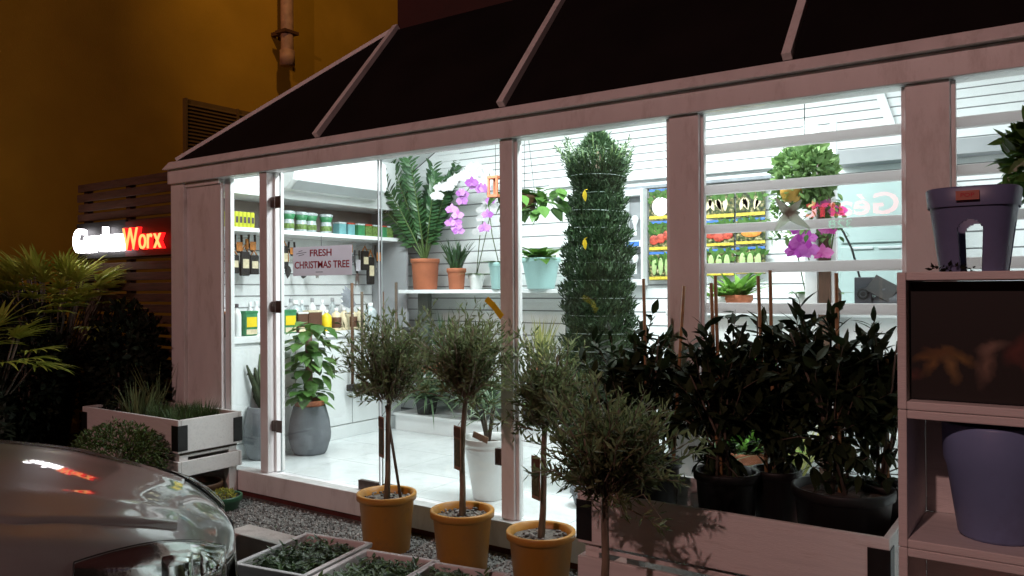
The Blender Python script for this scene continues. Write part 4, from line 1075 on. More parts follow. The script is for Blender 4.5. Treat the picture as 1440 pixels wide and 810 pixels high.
# long handled tools leaning by the end of the shelving
for i, (px0, py0, px1, py1, m, l) in enumerate(((495, 398, 498, 560, 'rust', 'reddish tool handle left of the door gap'), (509, 410, 511, 560, 'stake', 'dark grey tool handle just left of the door gap'), (538, 410, 538, 560, 'wood', 'short brown handle right of the door gap'), (557, 397, 557, 560, 'stake', 'dark handle nearest the shelf of plants'))):
    a = at(px0, py0, 'x', -5.43); c = at(px1, 540, 'x', -5.43); t = thing('long_handle_tool', l + ', hung upright inside the shop', 'garden tool', tuple(a), 'long handled tools inside the shop')
    b = MB(); b.tube([(a.x, a.y, c.z), a], .014, 8); b.build('handle', m, t)
    b = MB(); b.box(a.x - .03, a.x + .03, a.y - .05, a.y + .05, c.z - .06, c.z); b.build('tool_head', 'blackmetal', t, bevel=.006)
    b = MB(); b.tube([(-5.52, a.y, a.z - .28), (a.x + .02, a.y, a.z - .28)], .006, 6); b.build('hook', 'steel', t)

# notice on the door
n0 = at(411, 333, 'y', .03); n1 = at(494, 379, 'y', .03)
t = thing('paper_notice', 'white paper notice with red capitals taped on the glass door', 'notice', (n0.x, .03, n0.z))
nx0, nx1, nz0, nz1 = n0.x, n1.x, 1.655, 1.862
b = MB(); b.box(nx0, nx1, .036, .038, nz0, nz1); b.build('sheet', 'paper', t)
W_ = nx1 - nx0; H_ = nz1 - nz0
b = MB(); text_mb(b, 'FRESH', W_ * .37, H_ * .24, (nx0 + W_ * .30, .0353, nz0 + H_ * .66), ext=.0004, offset=.02); b.build('lettering', 'redink', t)
b = MB(); text_mb(b, 'CHRISTMAS TREE', W_ * .93, H_ * .25, (nx0 + W_ * .03, .0353, nz0 + H_ * .25), ext=.0004, offset=.02); b.build('lettering', 'redink', t)
b = MB()
for r_, (a, c) in enumerate(((.10, .20), (.06, .24), (.1, .17))): b.bar((nx0 + W_ * a, .0353, nz0 + H_ * (.70 + .07 * r_)), (nx0 + W_ * c, .0353, nz0 + H_ * (.74 + .07 * r_)), .0006, .004)
b.bar((nx0 + W_ * .40, .0353, nz0 + H_ * .12), (nx0 + W_ * .52, .0353, nz0 + H_ * .12), .0006, .004); b.build('small_print', 'ink', t)
b = MB(); b.tube([(nx0 + W_ * .5, .034, nz1), (nx0 + W_ * .5, .034, nz1 + .09)], .0015, 4); b.build('string', 'ink', t)

# grey pots at the left, inside
random.seed(72)
def tallgrey(c, r, hgt, label):
    t = thing('potted_plant', label, 'potted plant', c, 'plants in tall grey pots')
    b = MB(); b.lathe([(.02, .001), (r * .72, 0), (r * .8, .02), (r * .98, hgt * .3), (r, hgt * .42), (r * .93, hgt * .7), (r * .76, hgt * .98), (r * .74, hgt), (r * .70, hgt), (r * .70, hgt - .06), (.001, hgt - .06)], c, 32); b.build('pot', 'greypot', t)
    return t
c = (-5.24, .70, ZF)
t = tallgrey(c, .175, .40, 'green heart leaved climber in a tall grey pot by the door')
b = MB(); b.lathe([(.115, .34), (.125, .44), (.128, .445), (.115, .445), (.11, .40), (.001, .40)], c, 24); b.build('inner_pot', 'terracotta', t)
b = MB(); b.tube([(c[0], c[1], .55), (c[0] - .01, c[1], 1.2)], .03, 8); b.build('moss_pole', 'wood', t)
b = MB()
for i in range(120):
    z = ru(.62, 1.30); a = ru(0, 6.28); rr = ru(.03, .17); p = V((c[0] + rr * math.cos(a), c[1] + rr * math.sin(a), z))
    b.leaf6(p, (math.cos(a), math.sin(a), ru(-.6, .3)), (0, 0, 1), ru(.11, .17), ru(.085, .12), ru(.2, .5))
b.build('leaves', 'mid', t)
c = (at(370, 600, 'y', .36).x, .36, ZF)
t = tallgrey(c, .155, .42, 'dark thorny succulent in a grey pot behind the left white post')
b = MB()
for a, L, tilt in ((200, .45, .6), (170, .5, .8), (185, .36, .25), (20, .3, .4), (250, .4, .5), (160, .35, 1.2), (190, .42, .9)):
    d = V((math.cos(R(a)) * tilt, math.sin(R(a)) * .3, 1)).normalized(); s = V(c) + V((0, 0, .38))
    b.tube([s, s + d * L * .4 + V((.0, 0, .02)), s + d * L * .75, s + d * L], [.022, .026, .02, .008], 5)
    for k in range(9):
        q = s + d * L * (.2 + .08 * k); b.leaf(q, rdir() + d * .3, rdir(), .035, .016)
b.build('stems', 'succ', t)
b = MB(); b.blade(V(c) + V((-.02, .03, .36)), (-.15, .05, 1), .62, .075, .05, 7); b.blade(V(c) + V((.03, 0, .36)), (.1, .05, 1), .5, .06, .05, 7); b.build('leaves', 'strap', t)

# back plinth and display shelf
P = thing('plant_plinth', 'low white plinth along the back wall of the shop', 'plinth', (-4, 2.1, ZF))
P2('plinth_body', 'white_gloss', P, (-5.41, -2.2, 1.92, YB - .012, ZF, .335))
P2('plinth_top', 'white_gloss', P, (-5.42, -2.19, 1.90, YB - .012, .3355, .36))
D = thing('display_shelf', 'white display shelving on dark uprights along the back wall', 'shelving', (-4.5, 2.2, .36))
P2('upper_shelf', 'white_gloss', D, (-5.42, -3.45, 1.98, YB - .012, 1.515, 1.55))
P2('lower_shelf', 'white_gloss', D, (-5.42, -2.9, 2.05, YB - .012, .70, .735))
for x in (-5.29, -3.6): P2('upright', 'darkpost', D, (x, x + .13, 2.12, 2.18, .361, 1.514))
# ---- plants on the shelf
SZ = 1.551
def potplant(name, label, c, r, hgt, m, cat='potted plant', rim=.02, rb=.75):
    t = thing(name, label, cat, c, 'plants on the white display shelf'); round_pot('pot', m, t, c, r, r * rb, hgt, rim, 'soil', soil_d=.025); return t
random.seed(73)
xz = at(598, 400, 'y', 2.12).x
t = potplant('zz_plant', 'tall feathery dark green plant in the larger terracotta pot on the shelf', (xz, 2.12, SZ), .135, .30, 'terracotta', rb=.86)
b = MB(); bs = MB()
for i in range(13):
    a = ru(0, 6.28) if i > 5 else [3.4, 2.9, 4.7, 5.1, .3, 3.8][i]; tilt = ru(.12, .75) if i != 2 else .12; L = ru(.75, 1.1)
    d = V((math.cos(a) * tilt, math.sin(a) * tilt * .7 - .12, 1)).normalized(); p = V((xz, 2.12, SZ + .26)); pts = [p.copy()]; dd = d.copy()
    for k in range(12): dd = (dd + V((d.x, d.y, 0)) * .05).normalized(); p = p + dd * L / 12; pts.append(p.copy())
    bs.tube(pts, [.011 - .0007 * k for k in range(13)], 6)
    side = dd.cross(V((0, -1, .2))).normalized()
    for k in range(3, 13):
        for s in (-1, 1):
            for hlf in (0, .5):
                q = pts[k] + (pts[k] - pts[k - 1]) * hlf; b.leaf6(q, (side * s + dd * .75 + rdir() * .15), V((0, -1, .4)) + rdir() * .3, ru(.10, .135), .038, .12)
b.build('fronds', 'zz', t); bs.build('stalks', 'stem', t)
xs = at(642, 400, 'y', 2.1).x
t = potplant('small_zz_plant', 'short feathery plant in the smaller terracotta pot on the shelf', (xs, 2.1, SZ), .085, .20, 'terracotta', rb=.84)
b = MB()
for i in range(90):
    a = ru(0, 6.28); d = V((math.cos(a) * ru(.1, .8), math.sin(a) * ru(.1, .6), 1)); b.blade((xs + ru(-.04, .04), 2.1 + ru(-.04, .04), SZ + .17), d, ru(.18, .36), .03, .35, 5)
b.build('fronds', 'zz', t)
def flower(b, p, face, r):
    """orchid bloom: two broad petals, three sepals and a lip"""
    f = V(face).normalized(); x = f.cross(V((0, 0, 1))).normalized(); z = x.cross(f)
    for a, L, w in ((0, 1, 1.0), (180, 1, 1.0), (90, .9, .6), (215, .9, .55), (325, .9, .55), (270, .5, .5)):
        d = x * math.cos(R(a)) + z * math.sin(R(a)) + f * .18; b.leaf6(p, d, f, r * L, r * w, .15, .05)
def orchid(label, c, potm, sprays, m, potr=.075, poth=.14, group=None, fr=.055, leafm='mid', name='orchid'):
    t = thing(name, label, 'orchid', c, group); round_pot('pot', potm, t, c, potr, potr * .75, poth, .012, 'soil', soil_d=.02)
    fl = MB(); st = MB(); lv = MB(); base = V(c) + V((0, 0, poth - .02))
    for a in range(6):
        an = a * 1.05 + .3; lv.leaf6(base, (math.cos(an), math.sin(an), .55), (0, 0, 1), ru(.16, .22), .07, .45)
    for pts, nf in sprays:
        pts = [V(q) for q in pts]; st.tube([base] + pts, .004, 6)
        segs = [(pts[i], pts[i + 1]) for i in range(len(pts) - 1)]
        for k in range(nf):
            tt = (k + .3) / nf * len(segs); i = min(int(tt), len(segs) - 1); q = segs[i][0].lerp(segs[i][1], tt - i)
            p = q + V((ru(-.05, .05), ru(-.06, -.01), ru(-.05, .03))); flower(fl, p, (ru(.0, .7), -1, ru(-.3, .3)), fr * ru(.85, 1.15))
    lv.build('leaves', leafm, t); st.build('stems', 'stem', t); fl.build('blossoms', m, t)
    return t
random.seed(74)
def aty(px, py, y): return at(px, py, 'y', y)
xo = at(668, 400, 'y', 2.2).x
orchid('white orchid with a thick arching spray above the terracotta pots', (xo, 2.22, SZ), 'whitepot', [([aty(675, 330, 2.1), aty(690, 262, 2.05), aty(660, 246, 2.0), aty(630, 258, 1.95), aty(610, 282, 1.9)], 18), ([aty(690, 300, 2.1), aty(688, 240, 2.05), aty(655, 236, 2.0), aty(625, 268, 1.95)], 12)], 'orch_w', group='orchids inside the shop', fr=.066)
xo = at(700, 404, 'y', 2.0).x
orchid('mauve orchid whose spray hangs below the white blossoms', (xo, 2.02, SZ), 'aqua', [([aty(692, 330, 1.95), aty(684, 262, 1.9), aty(665, 258, 1.88), aty(648, 280, 1.86), aty(640, 310, 1.85), aty(645, 326, 1.84)], 17)], 'orch_p', .09, .24, group='orchids inside the shop', fr=.062)
random.seed(75)
xa = at(759, 404, 'y', 2.0).x
t = potplant('leafy_pot_plant', 'broad leaved plant in the aqua pot beside the wrapped fir tree', (xa, 2.02, SZ), .165, .27, 'aqua', rb=.72)
b = MB()
for i in range(34):
    a = ru(0, 6.28); b.leaf6((xa + ru(-.06, .06), 2.02 + ru(-.06, .06), SZ + .25), (math.cos(a), math.sin(a), ru(.2, 1.0)), (0, 0, 1), ru(.2, .32), .10, .4)
b.build('leaves', 'bright', t)
hp = at(745, 285, 'y', 1.6)
t = thing('hanging_pot_plant', 'dark broad leaved hanging plant inside, left of the wrapped fir tree', 'hanging plant', tuple(hp + V((0, 0, .3))))
b = MB()
for i in range(80):
    a = ru(0, 6.28); p = hp + V((ru(-.22, .24), ru(-.15, .15), ru(-.10, .12))); b.leaf6(p, (math.cos(a), math.sin(a), ru(-.9, .3)), (0, 0, 1), ru(.12, .19), ru(.08, .12), .3)
b.build('leaves', 'mid', t)
round_pot('pot', 'rust', t, hp + V((-.05, 0, -.06)), .11, .08, .13, .015)
b = MB()
for s in (-1, 0, 1): b.tube([hp + V((-.05 + s * .1, 0, .06)), hp + V((-.05, 0, .85))], .002, 4)
b.build('hanger', 'blackmetal', t)
rq = at(697, 262, 'y', 1.4)
t = thing('hanging_lantern', 'small reddish wooden lantern hanging beside the white post', 'lantern', tuple(rq + V((0, 0, .1))))
b = MB(); b.box(rq.x - .05, rq.x + .05, rq.y - .05, rq.y + .05, rq.z - .09, rq.z - .07); b.box(rq.x - .05, rq.x + .05, rq.y - .05, rq.y + .05, rq.z + .06, rq.z + .08)
for sx in (-1, 1):
    for sy in (-1, 1): b.box(rq.x + sx * .04 - .008, rq.x + sx * .04 + .008, rq.y + sy * .04 - .008, rq.y + sy * .04 + .008, rq.z - .07, rq.z + .06)
b.build('frame', 'terracotta', t)
b = MB(); b.tube([rq + V((0, 0, .08)), rq + V((0, 0, .8))], .002, 4); b.build('cord', 'blackmetal', t)

# plinth plants
random.seed(76)
def strappy(px, py, y, z, n, L, w, m, label, droop=.8, potm='black', r=.11, hgt=.16, el=(.2, 1.4)):
    x = at(px, py, 'y', y).x; t = thing('strap_leaved_plant', label, 'plant', (x, y, z), 'strap leaved plants inside the shop'); round_pot('pot', potm, t, (x, y, z), r, r * .78, hgt, .015)
    b = MB()
    for i in range(n):
        a = ru(0, 6.28); e = ru(*el); b.blade((x + ru(-.03, .03), y + ru(-.03, .03), z + hgt - .03), (math.cos(a) * math.cos(e), math.sin(a) * math.cos(e), math.sin(e)), L * ru(.6, 1.1), w, droop * ru(.5, 1.2), 7)
    b.build('leaves', m, t); return t
strappy(600, 600, 2.02, .361, 120, .62, .026, 'strap', 'arching strap leaved plant on the plinth behind the first two olive trunks', 1.0)
strappy(672, 600, 2.02, .361, 110, .62, .026, 'strap', 'taller strap leaved plant on the plinth beside the white post', .9)
strappy(752, 600, 2.05, .361, 40, .34, .03, 'bright', 'bright green low plant on the plinth right of the white post', 1.0)
strappy(760, 500, 2.12, .736, 46, .48, .026, 'sans', 'upright yellow striped plant on the lower display shelf', .15, 'terracotta', .10, .14, (1.0, 1.5))
strappy(625, 500, 2.15, .736, 40, .52, .026, 'zz', 'upright dark strap plant on the lower display shelf behind the second olive', .3, 'terracotta', .11, .12, (.9, 1.5))
x = at(603, 520, 'y', 2.15).x
t = thing('clay_tray', 'brown clay tray on the lower display shelf', 'tray', (x, 2.15, .736)); round_pot('tray_body', 'terracotta', t, (x - .05, 2.15, .736), .15, .14, .075, .012)
# white floor pot
random.seed(77)
c = (-3.13, .36, ZF)
t = thing('white_floor_pot', 'white tapered floor pot with spiky plant inside, between the olive trunks', 'potted plant', c)
round_pot('pot', 'whitepot', t, c, .168, .10, .40, .008, 'soil', soil_d=.05)
b = MB(); bs = MB()
for i in range(4):
    a = i * 1.6; e = V(c) + V((math.cos(a) * .05, math.sin(a) * .05, ru(.45, .6))); bs.tube([V(c) + V((0, 0, .34)), e], [.012, .009], 7)
    for k in range(11):
        aa = ru(0, 6.28); el = ru(-.2, 1.2); b.blade(e, (math.cos(aa) * math.cos(el), math.sin(aa) * math.cos(el), math.sin(el)), ru(.2, .34), .016, .6, 6)
b.build('leaves', 'strap', t); bs.build('stems', 'stake', t)
b = MB(); T = Matrix.Translation((c[0] - .10, c[1] - .17, 0)) @ Matrix.Rotation(R(15), 4, 'Y'); b.box(-.06, .06, -.004, 0, .62, .66, T); b.build('tag', 'tag', t)
xg = at(806, 716, 'z', ZF)
t = thing('small_grey_pot', 'small blue grey bowl on the shop floor right of the third olive trunk', 'pot', (xg.x, xg.y + .1, ZF)); round_pot('pot_body', 'greypot', t, (xg.x + .03, xg.y + .12, ZF), .10, .075, .12, .015)

# ---------------------------------------------------------------- netted fir tree
random.seed(78)
xc = -2.66; yc = 1.0
t = thing('wrapped_christmas_tree', 'tall netted fir tree bound with bands and yellow tags inside the shop', 'christmas tree', (xc, yc, ZF))
b = MB(); b.tube([(xc, yc, ZF + .04), (xc, yc, 2.2), (xc + .01, yc, 2.68)], [.05, .03, .008], 10); b.build('trunk', 'bark', t)
def rad_at(z, a_=0):
    if z > 2.27: return max(.02, .155 + (z - 2.27) * .55 if z < 2.37 else .21 - (z - 2.37) * .80)
    k = (z - ZF) / 2.1
    base = .222 + .03 * math.sin(k * 2.6) - (.075 * max(0, k - .72) / .28)
    zz_ = z + .035 * noise.noise(V((z * 5, 3.1, a_ * 1.2)))
    base *= 1 + .16 * noise.noise(V((math.cos(a_) * 1.3, math.sin(a_) * 1.3, z * 3.5)))
    ring = abs(((zz_ - ZF) / .118) % 1 - .5) * 2       # pinched at every band
    return base * (.76 + .24 * (1 - ring ** 2.2))
b = MB(); br = MB()
for i in range(26000):
    z = ZF + .12 + 2.0 * rnd() if rnd() < .88 else ru(2.25, 2.61)
    a = ru(0, 6.28); r = rad_at(z, a) * (ru(.72, 1.06)); p = V((xc + r * math.cos(a), yc + r * math.sin(a), z))
    if z < 2.28: d = V((math.cos(a) * ru(.1, .5), math.sin(a) * ru(.1, .5), ru(.4, 1))) + rdir() * .5
    else: d = V((math.cos(a) * ru(.3, 1), math.sin(a) * ru(.3, 1), ru(.3, 1))) + rdir() * .4
    b.leaf(p, d, rdir(), ru(.035, .06), .011, ru(-.1, .2))
for i in range(70):  # loose tips above the net
    a = ru(0, 6.28); z = ru(2.22, 2.38); r = rad_at(z) * .8; p = V((xc + r * math.cos(a), yc + r * math.sin(a), z)); L = ru(.12, .24)
    d = V((math.cos(a) * ru(.2, .8), math.sin(a) * ru(.2, .8), 1)).normalized(); br.tube([p, p + d * L], [.004, .002], 4)
    for k in range(34): q = p + d * L * (k + 1) / 34; b.leaf(q, rdir() + d * .7, rdir(), ru(.025, .042), .009)
for L in (.40, .36, .3, .33, .27, .3):
    d = V((ru(-.15, .15), ru(-.1, .1), 1)).normalized(); p = V((xc + ru(-.06, .06), yc, 2.30)); br.tube([p, p + d * L], [.005, .002], 4)
    for k in range(60): q = p + d * L * (k + 1) / 60; b.leaf(q, rdir() + d * .6, rdir(), ru(.025, .042), .009)
b.lathe([(.001, ZF + .1)] + [(rad_at(ZF + .1 + .05 * k) * .66, ZF + .1 + .05 * k) for k in range(41)] + [(.001, ZF + 2.2)], (xc, yc, 0), 18)
b.build('needles', 'needle', t); br.build('twigs', 'stem', t)
b = MB(); z = ZF + .118 * 18
while z > .4:
    rr = rad_at(z) + .006; tl = ru(-.012, .012)
    for k in range(1): b.tube([(xc + rr * math.cos(a), yc + rr * math.sin(a), z + tl * math.cos(a)) for a in [2 * math.pi * j / 28 for j in range(29)]], .0026, 4, cap=False)
    z -= .118
b.build('bands', 'net', t)
for px, py in ((822, 274), (822, 342)):
    q = at(px, py, 'y', yc - .27); b = MB(); b.leaf6(q + V((0, 0, .03)), (.1, -.1, -1), (0, -1, 0), .075, .035, .1); b.tube([q + V((0, 0, .03)), q + V((0, .04, .04))], .0015, 4); b.build('tag', 'yellow', t)

# ---------------------------------------------------------------- bulb rack and seed packets
YS = YB - .03
r0 = at(888, 268, 'y', YS); r1 = at(912, 398, 'y', YS)
t = thing('display_rack', 'narrow white rack with two grey recesses beside the seed packets', 'rack', (r0.x, YS, r1.z))
b = MB(); xa_, xb_ = r0.x - .03, r1.x; za, zb_ = r1.z - .02, r0.z
b.box(xa_, xb_, YS - .01, YS, za, zb_); b.build('back_plate', 'greypanel', t)
b = MB(); b.box(xa_, xa_ + .018, YS - .11, YS - .011, za, zb_); b.box(xb_ - .018, xb_, YS - .11, YS - .011, za, zb_)
hh = zb_ - za
for f in (0, .40, .93): b.box(xa_ + .0185, xb_ - .0185, YS - .11, YS - .011, za + hh * f, za + hh * f + .05)
b.build('frame', 'white_gloss', t, bevel=.003)
for f in (.12, .52):
    b = MB(); zz = za + hh * f; xm = (xa_ + xb_) / 2
    b.lathe([(.001, .17), (.02, .165), (.03, .14), (.024, .11), (.014, .09), (.014, .0)], (xm, YS - .06, zz), 12); b.build('bulb', 'white_gloss', t)
b = MB(); b.box(xa_ + .03, xb_ - .03, YS - .113, YS - .1105, za + hh * .405, za + hh * .405 + .04); b.build('label_strip', 'blue', t)
PK = [('orange', 'pale root', 'ell'), ('red', 'red radish', 'ell'), ('bright', 'green gourd', 'gourd'), ('orange', 'orange squash', 'squash'), ('whitepot', 'white onion', 'ell'), ('orange', 'orange carrots', 'carrot'), ('bright', 'green bean', 'gourd')]
def packet(px0, px1, py0, py1, veg, label):
    a = at(px0, py0, 'y', YS - .05); c = at(px1, py1, 'y', YS - .05); x0, x1, z1, z0 = a.x, c.x, a.z, c.z
    t = thing('seed_packet', label, 'seed packet', (x0, YS - .05, z0), 'seed packets hung on the back wall'); w = x1 - x0; hgt = z1 - z0; y = YS - .05
    b = MB(); b.box(x0 + .003, x1 - .003, y, y + .008, z0, z1); b.build('sleeve', 'packet_art', t, bevel=.002)
    b = MB(); b.box(x0 + .006, x1 - .006, y - .0025, y - .0005, z0 + hgt * .03, z0 + hgt * .13); b.build('yellow_band', 'yellow_print', t)
    b = MB(); b.box(x0 + .006, x1 - .006, y - .0025, y - .0005, z0 + hgt * .90, z0 + hgt * .98); b.build('heading', 'blue', t)
    cx_, cz_ = (x0 + x1) / 2, z0 + hgt * .50
    b = MB()
    for k in range(26): b.leaf6((cx_ + ru(-.45, .45) * w, y - .004, z0 + hgt * ru(.5, .85)), (ru(-1, 1), -.05, ru(0, 1)), (0, -1, 0), w * ru(.15, .3), w * .12, .0, .0)
    b.build('printed_leaves', 'mid' , t)
    b = MB(); yy = y - .005
    if veg in ('red', 'whitepot'):
        for k in range(3 if veg == 'red' else 1):
            s = .19 if veg == 'red' else .36; b.ell((cx_ + (k - 1) * w * .27 if veg == 'red' else cx_, yy, cz_ + ru(-.03, .03) - hgt * .06), (w * s, .004, hgt * s * .85), 14, 8)
    elif veg == 'squash': b.ell((cx_ + w * .03, yy, cz_ - hgt * .07), (w * .34, .004, hgt * .16), 16, 8)
    elif veg == 'carrot':
        for k in range(5): b.leaf6((cx_ + ru(-.35, .35) * w, yy, cz_ + hgt * .12), (ru(-.5, .5), 0, -1), (0, -1, 0), hgt * .42, w * .17, 0, 0)
    else:
        for k in range(3): b.ell((cx_ + (k - 1) * w * .26, yy, cz_ - hgt * .02), (w * .10, .004, hgt * .3), 12, 10)
    b.build('printed_vegetable', {'red': 'red', 'whitepot': 'whitepot', 'squash': 'orange', 'carrot': 'cream', 'gourd': 'veg_green'}[veg], t)
def art():
    mt, nt, b = newmat('packet_art'); N = nt.nodes; L = nt.links
    g = N.new('ShaderNodeNewGeometry'); nz = N.new('ShaderNodeTexNoise'); nz.inputs['Scale'].default_value = 38; nz.inputs['Detail'].default_value = 6; L.new(g.outputs['Position'], nz.inputs['Vector'])
    rp = N.new('ShaderNodeValToRGB'); L.new(nz.outputs['Fac'], rp.inputs[0]); e = rp.color_ramp.elements
    e[0].position = .36; e[0].color = (.012, .012, .010, 1); e[1].position = .72; e[1].color = (.55, .50, .36, 1)
    for p, c in ((.45, (.03, .05, .015, 1)), (.52, (.08, .10, .03, 1)), (.58, (.22, .15, .07, 1)), (.64, (.35, .36, .18, 1))):
        q = e.new(p); q.color = c
    L.new(rp.outputs[0], b.inputs['Base Color']); b.inputs['Roughness'].default_value = .35
    return mt
M['packet_art'] = art()
M['yellow_print'] = mat('yellow_print', (.62, .46, .05), .5, .35, 50)
M['veg_green'] = mat('pale_green_print', (.36, .48, .20), .5, .2, 20)
random.seed(79)
packet(912, 947, 266, 308, 'whitepot', 'seed packet with a big white bulb, beside the white rack')
packet(912, 947, 311, 352, 'red', 'seed packet with red vegetables under the white bulb packet')
packet(912, 947, 354, 394, 'gourd', 'seed packet with pale green gourds, lowest beside the white rack')
packet(990, 1033, 263, 306, 'carrot', 'seed packet with pale roots behind the upper bars, left of its neighbour')
packet(1034, 1077, 262, 303, 'carrot', 'seed packet with long pale roots behind the upper bars, beside the ball plant')
packet(990, 1033, 310, 346, 'red', 'seed packet with three red radishes behind the window bars')
packet(1034, 1077, 307, 343, 'squash', 'seed packet with one orange squash behind the window bars')
packet(990, 1033, 350, 388, 'gourd', 'lowest seed packet behind the bars, left of its neighbour')
packet(1034, 1077, 347, 385, 'gourd', 'lowest seed packet behind the bars, under the orange squash')

# ---------------------------------------------------------------- right half of the shop
random.seed(80)
ctr = thing('shop_counter', 'white counter with grooved front behind the dark shrubs', 'counter', (-1, 1.7, ZF))
P2('counter_body', 'white_in', ctr, (-2.35, XR - .12, 1.5, 1.98, ZF, 1.36))
b = MB(); x = -2.34
while x < 1.4: b.box(x, x + .10, 1.488, 1.499, ZF + .05, .62); x += .108
b.build('grooved_front', 'white_in', ctr)
P2('counter_top', 'white_gloss', ctr, (-2.37, XR - .12, 1.46, 2.0, 1.361, 1.40))
P2('ledge', 'white_gloss', ctr, (-2.37, XR - .12, 1.38, 1.487, .64, .67))
def counter_plant(px, y, n, L, w, m, label, potm, r=.10, hgt=.13, z=1.401):
    x = at(px, 430, 'y', y).x; t = thing('leafy_pot_plant', label, 'potted plant', (x, y, z), 'plants on the counter'); round_pot('pot', potm, t, (x, y, z), r, r * .78, hgt, .012)
    b = MB()
    for i in range(n):
        a = ru(0, 6.28); b.leaf6((x + ru(-.05, .05), y + ru(-.04, .04), z + hgt - .02), (math.cos(a), math.sin(a) * .7, ru(.3, 1.6)), (0, 0, 1), L * ru(.6, 1.1), w, .3)
    b.build('leaves', m, t)
counter_plant(1035, 1.62, 60, .28, .055, 'bright', 'bright green leafy plant on the counter under the seed packets', 'terracotta', .11, .10)
counter_plant(1012, 1.56, 18, .2, .05, 'bright', 'small bright green plant at the counter end by the white post', 'whitepot', .07, .09)
# low shelf things seen through the shrubs
strappy(1045, 470, 1.32, .19, 50, .75, .05, 'bright', 'tall green floor plant in front of the counter', .4, 'terracotta', .15, .3)
strappy(1120, 640, 1.2, .19, 40, .45, .03, 'sans', 'yellow striped floor plant glimpsed between the black pots', .2, 'greypot', .12, .2, (.9, 1.5))
strappy(985, 640, .9, .19, 40, .5, .03, 'strap', 'green floor plant glimpsed left of the second black pot', .5, 'greypot', .12, .2)
# posts
for px0, px1, m, l in ((1131, 1149, 'white_in', 'white inner column left of the dark wooden post'), (1150, 1167, 'wood', 'dark mossy wooden post behind the purple orchid'), (1168, 1176, 'white_in', 'slim white inner column right of the dark wooden post')):
    y = 1.47 - .12 if m != 'wood' else 1.33; a = at(px0, 300, 'y', y); c = at(px1, 300, 'y', y)
    b = MB(); b.box(a.x, c.x, y, y + .04, ZF, 2.6 if m != 'wood' else 2.35); tag(b.build('inner_column' if m != 'wood' else 'wooden_post', m, bevel=.004), l, 'column')
# ball plant
bc = at(1132, 244, 'y', 1.1)
t = thing('ball_plant', 'round light green hanging ball plant behind the barred window', 'hanging plant', tuple(bc + V((0, 0, .3))))
b = MB(); fuzz(b, bc, (.175, .17, .175), 1000, .055, .034, 1)
for i in range(26):
    a = ru(0, 6.28); p = bc + V((math.cos(a) * .2, math.sin(a) * .18, -.1))
    for k in range(8): p = p + V((ru(-.02, .02), ru(-.02, .02), -.035)); b.leaf6(p, rdir(), (0, 0, 1), .05, .03, .2)
b.build('foliage', 'fern', t)
round_pot('pot', mat('mustard_glaze', (.55, .30, .06), .4), t, at(1113, 284, 'y', .98), .06, .045, .085, .01)
b = MB(); b.tube([bc + V((0, 0, .15)), bc + V((0, 0, .9))], .003, 5); b.build('hanger', 'blackmetal', t)
# orchids behind the bars
random.seed(81)
po = at(1150, 425, 'y', 1.55)
orchid('bright pink orchid bloom above the purple one behind the bars', (po.x + .06, 1.56, 1.401), 'whitepot', [([aty(1168, 360, 1.3), aty(1176, 302, 1.28), aty(1160, 288, 1.25), aty(1128, 294, 1.25)], 5)], 'orch_k', .06, .11, 'orchids inside the shop', .06)
orchid('deep purple orchid spray hanging before the dark wooden post', (po.x - .07, 1.54, 1.401), 'whitepot', [([aty(1120, 350, 1.3), aty(1128, 318, 1.22), aty(1136, 330, 1.2), aty(1133, 352, 1.2), aty(1138, 366, 1.2)], 9)], 'orch_m', .06, .11, 'orchids inside the shop', .058)
# pale cabinet
y = 2.02; a = at(1176, 248, 'y', y); c = at(1284, 430, 'y', y)
t = thing('tall_cabinet', 'pale green grey tall cabinet behind the barred window', 'cabinet', (a.x, y, ZF))
b = MB(); b.box(a.x, c.x + .12, y, YB - .02, 1.401, a.z); b.build('cabinet_body', 'fridge', t, bevel=.005)
zz = at(1200, 348, 'y', y).z
b = MB(); b.box(a.x + .03, c.x + .1, y - .014, y - .001, zz + .03, a.z - .03); b.build('upper_door', 'fridge', t, bevel=.004)
b = MB(); b.box(a.x + .03, c.x + .1, y - .014, y - .001, 1.43, zz + .005); b.build('lower_door', 'fridge', t, bevel=.004)
for xx in (a.x + .09, a.x + .27):
    b = MB(); b.box(xx, xx + .15, y - .026, y - .0145, zz - .015, zz + .0); b.build('handle', 'acgrey', t, bevel=.003)
b = MB(); b.box(a.x - .05, XR - .12, YB - .2, YB - .02, 2.43, 2.53); tag(b.build('recess_shade_box', 'greypanel'), 'long grey box standing in for the dark recess above the pale cabinet', 'shade_box')  # added box, painted grey in place of the dark recess here
# dark things on the counter
q = at(1203, 390, 'y', 1.6); q2 = at(1228, 425, 'y', 1.6)
t = thing('speaker_box', 'small dark box speaker on the counter beside the brown bottle', 'speaker', (q.x, 1.6, 1.401))
b = MB(); b.box(q.x, q2.x, 1.56, 1.66, 1.401, q.z); b.build('casing', 'darkgrey', t, bevel=.006)
b = MB(); b.lathe([(.036, 0), (.034, .004), (.02, -.002), (.001, .002)], ((q.x + q2.x) / 2, 1.559, (1.401 + q.z) / 2), 18, T=Matrix.Rotation(R(90), 3, 'X')); b.build('cone', 'black', t)
q = at(1246, 428, 'y', 1.55)
t = thing('till', 'dark rounded till with a tilted screen on the counter by the shelf cubes', 'till', (q.x, 1.55, 1.401))
b = MB(); b.ell((q.x + .03, 1.6, 1.43), (.13, .09, .10), 20, 12); b.build('base', 'darkgrey', t)
b = MB(); b.bar((q.x - .09, 1.56, 1.58), (q.x + .05, 1.54, 1.50), .012, .12, (0, .4, 1)); b.build('screen', 'black', t, bevel=.003)
b = MB(); b.tube([(q.x, 1.57, 1.48), (q.x - .02, 1.555, 1.54)], .02, 8); b.build('stand', 'darkgrey', t)
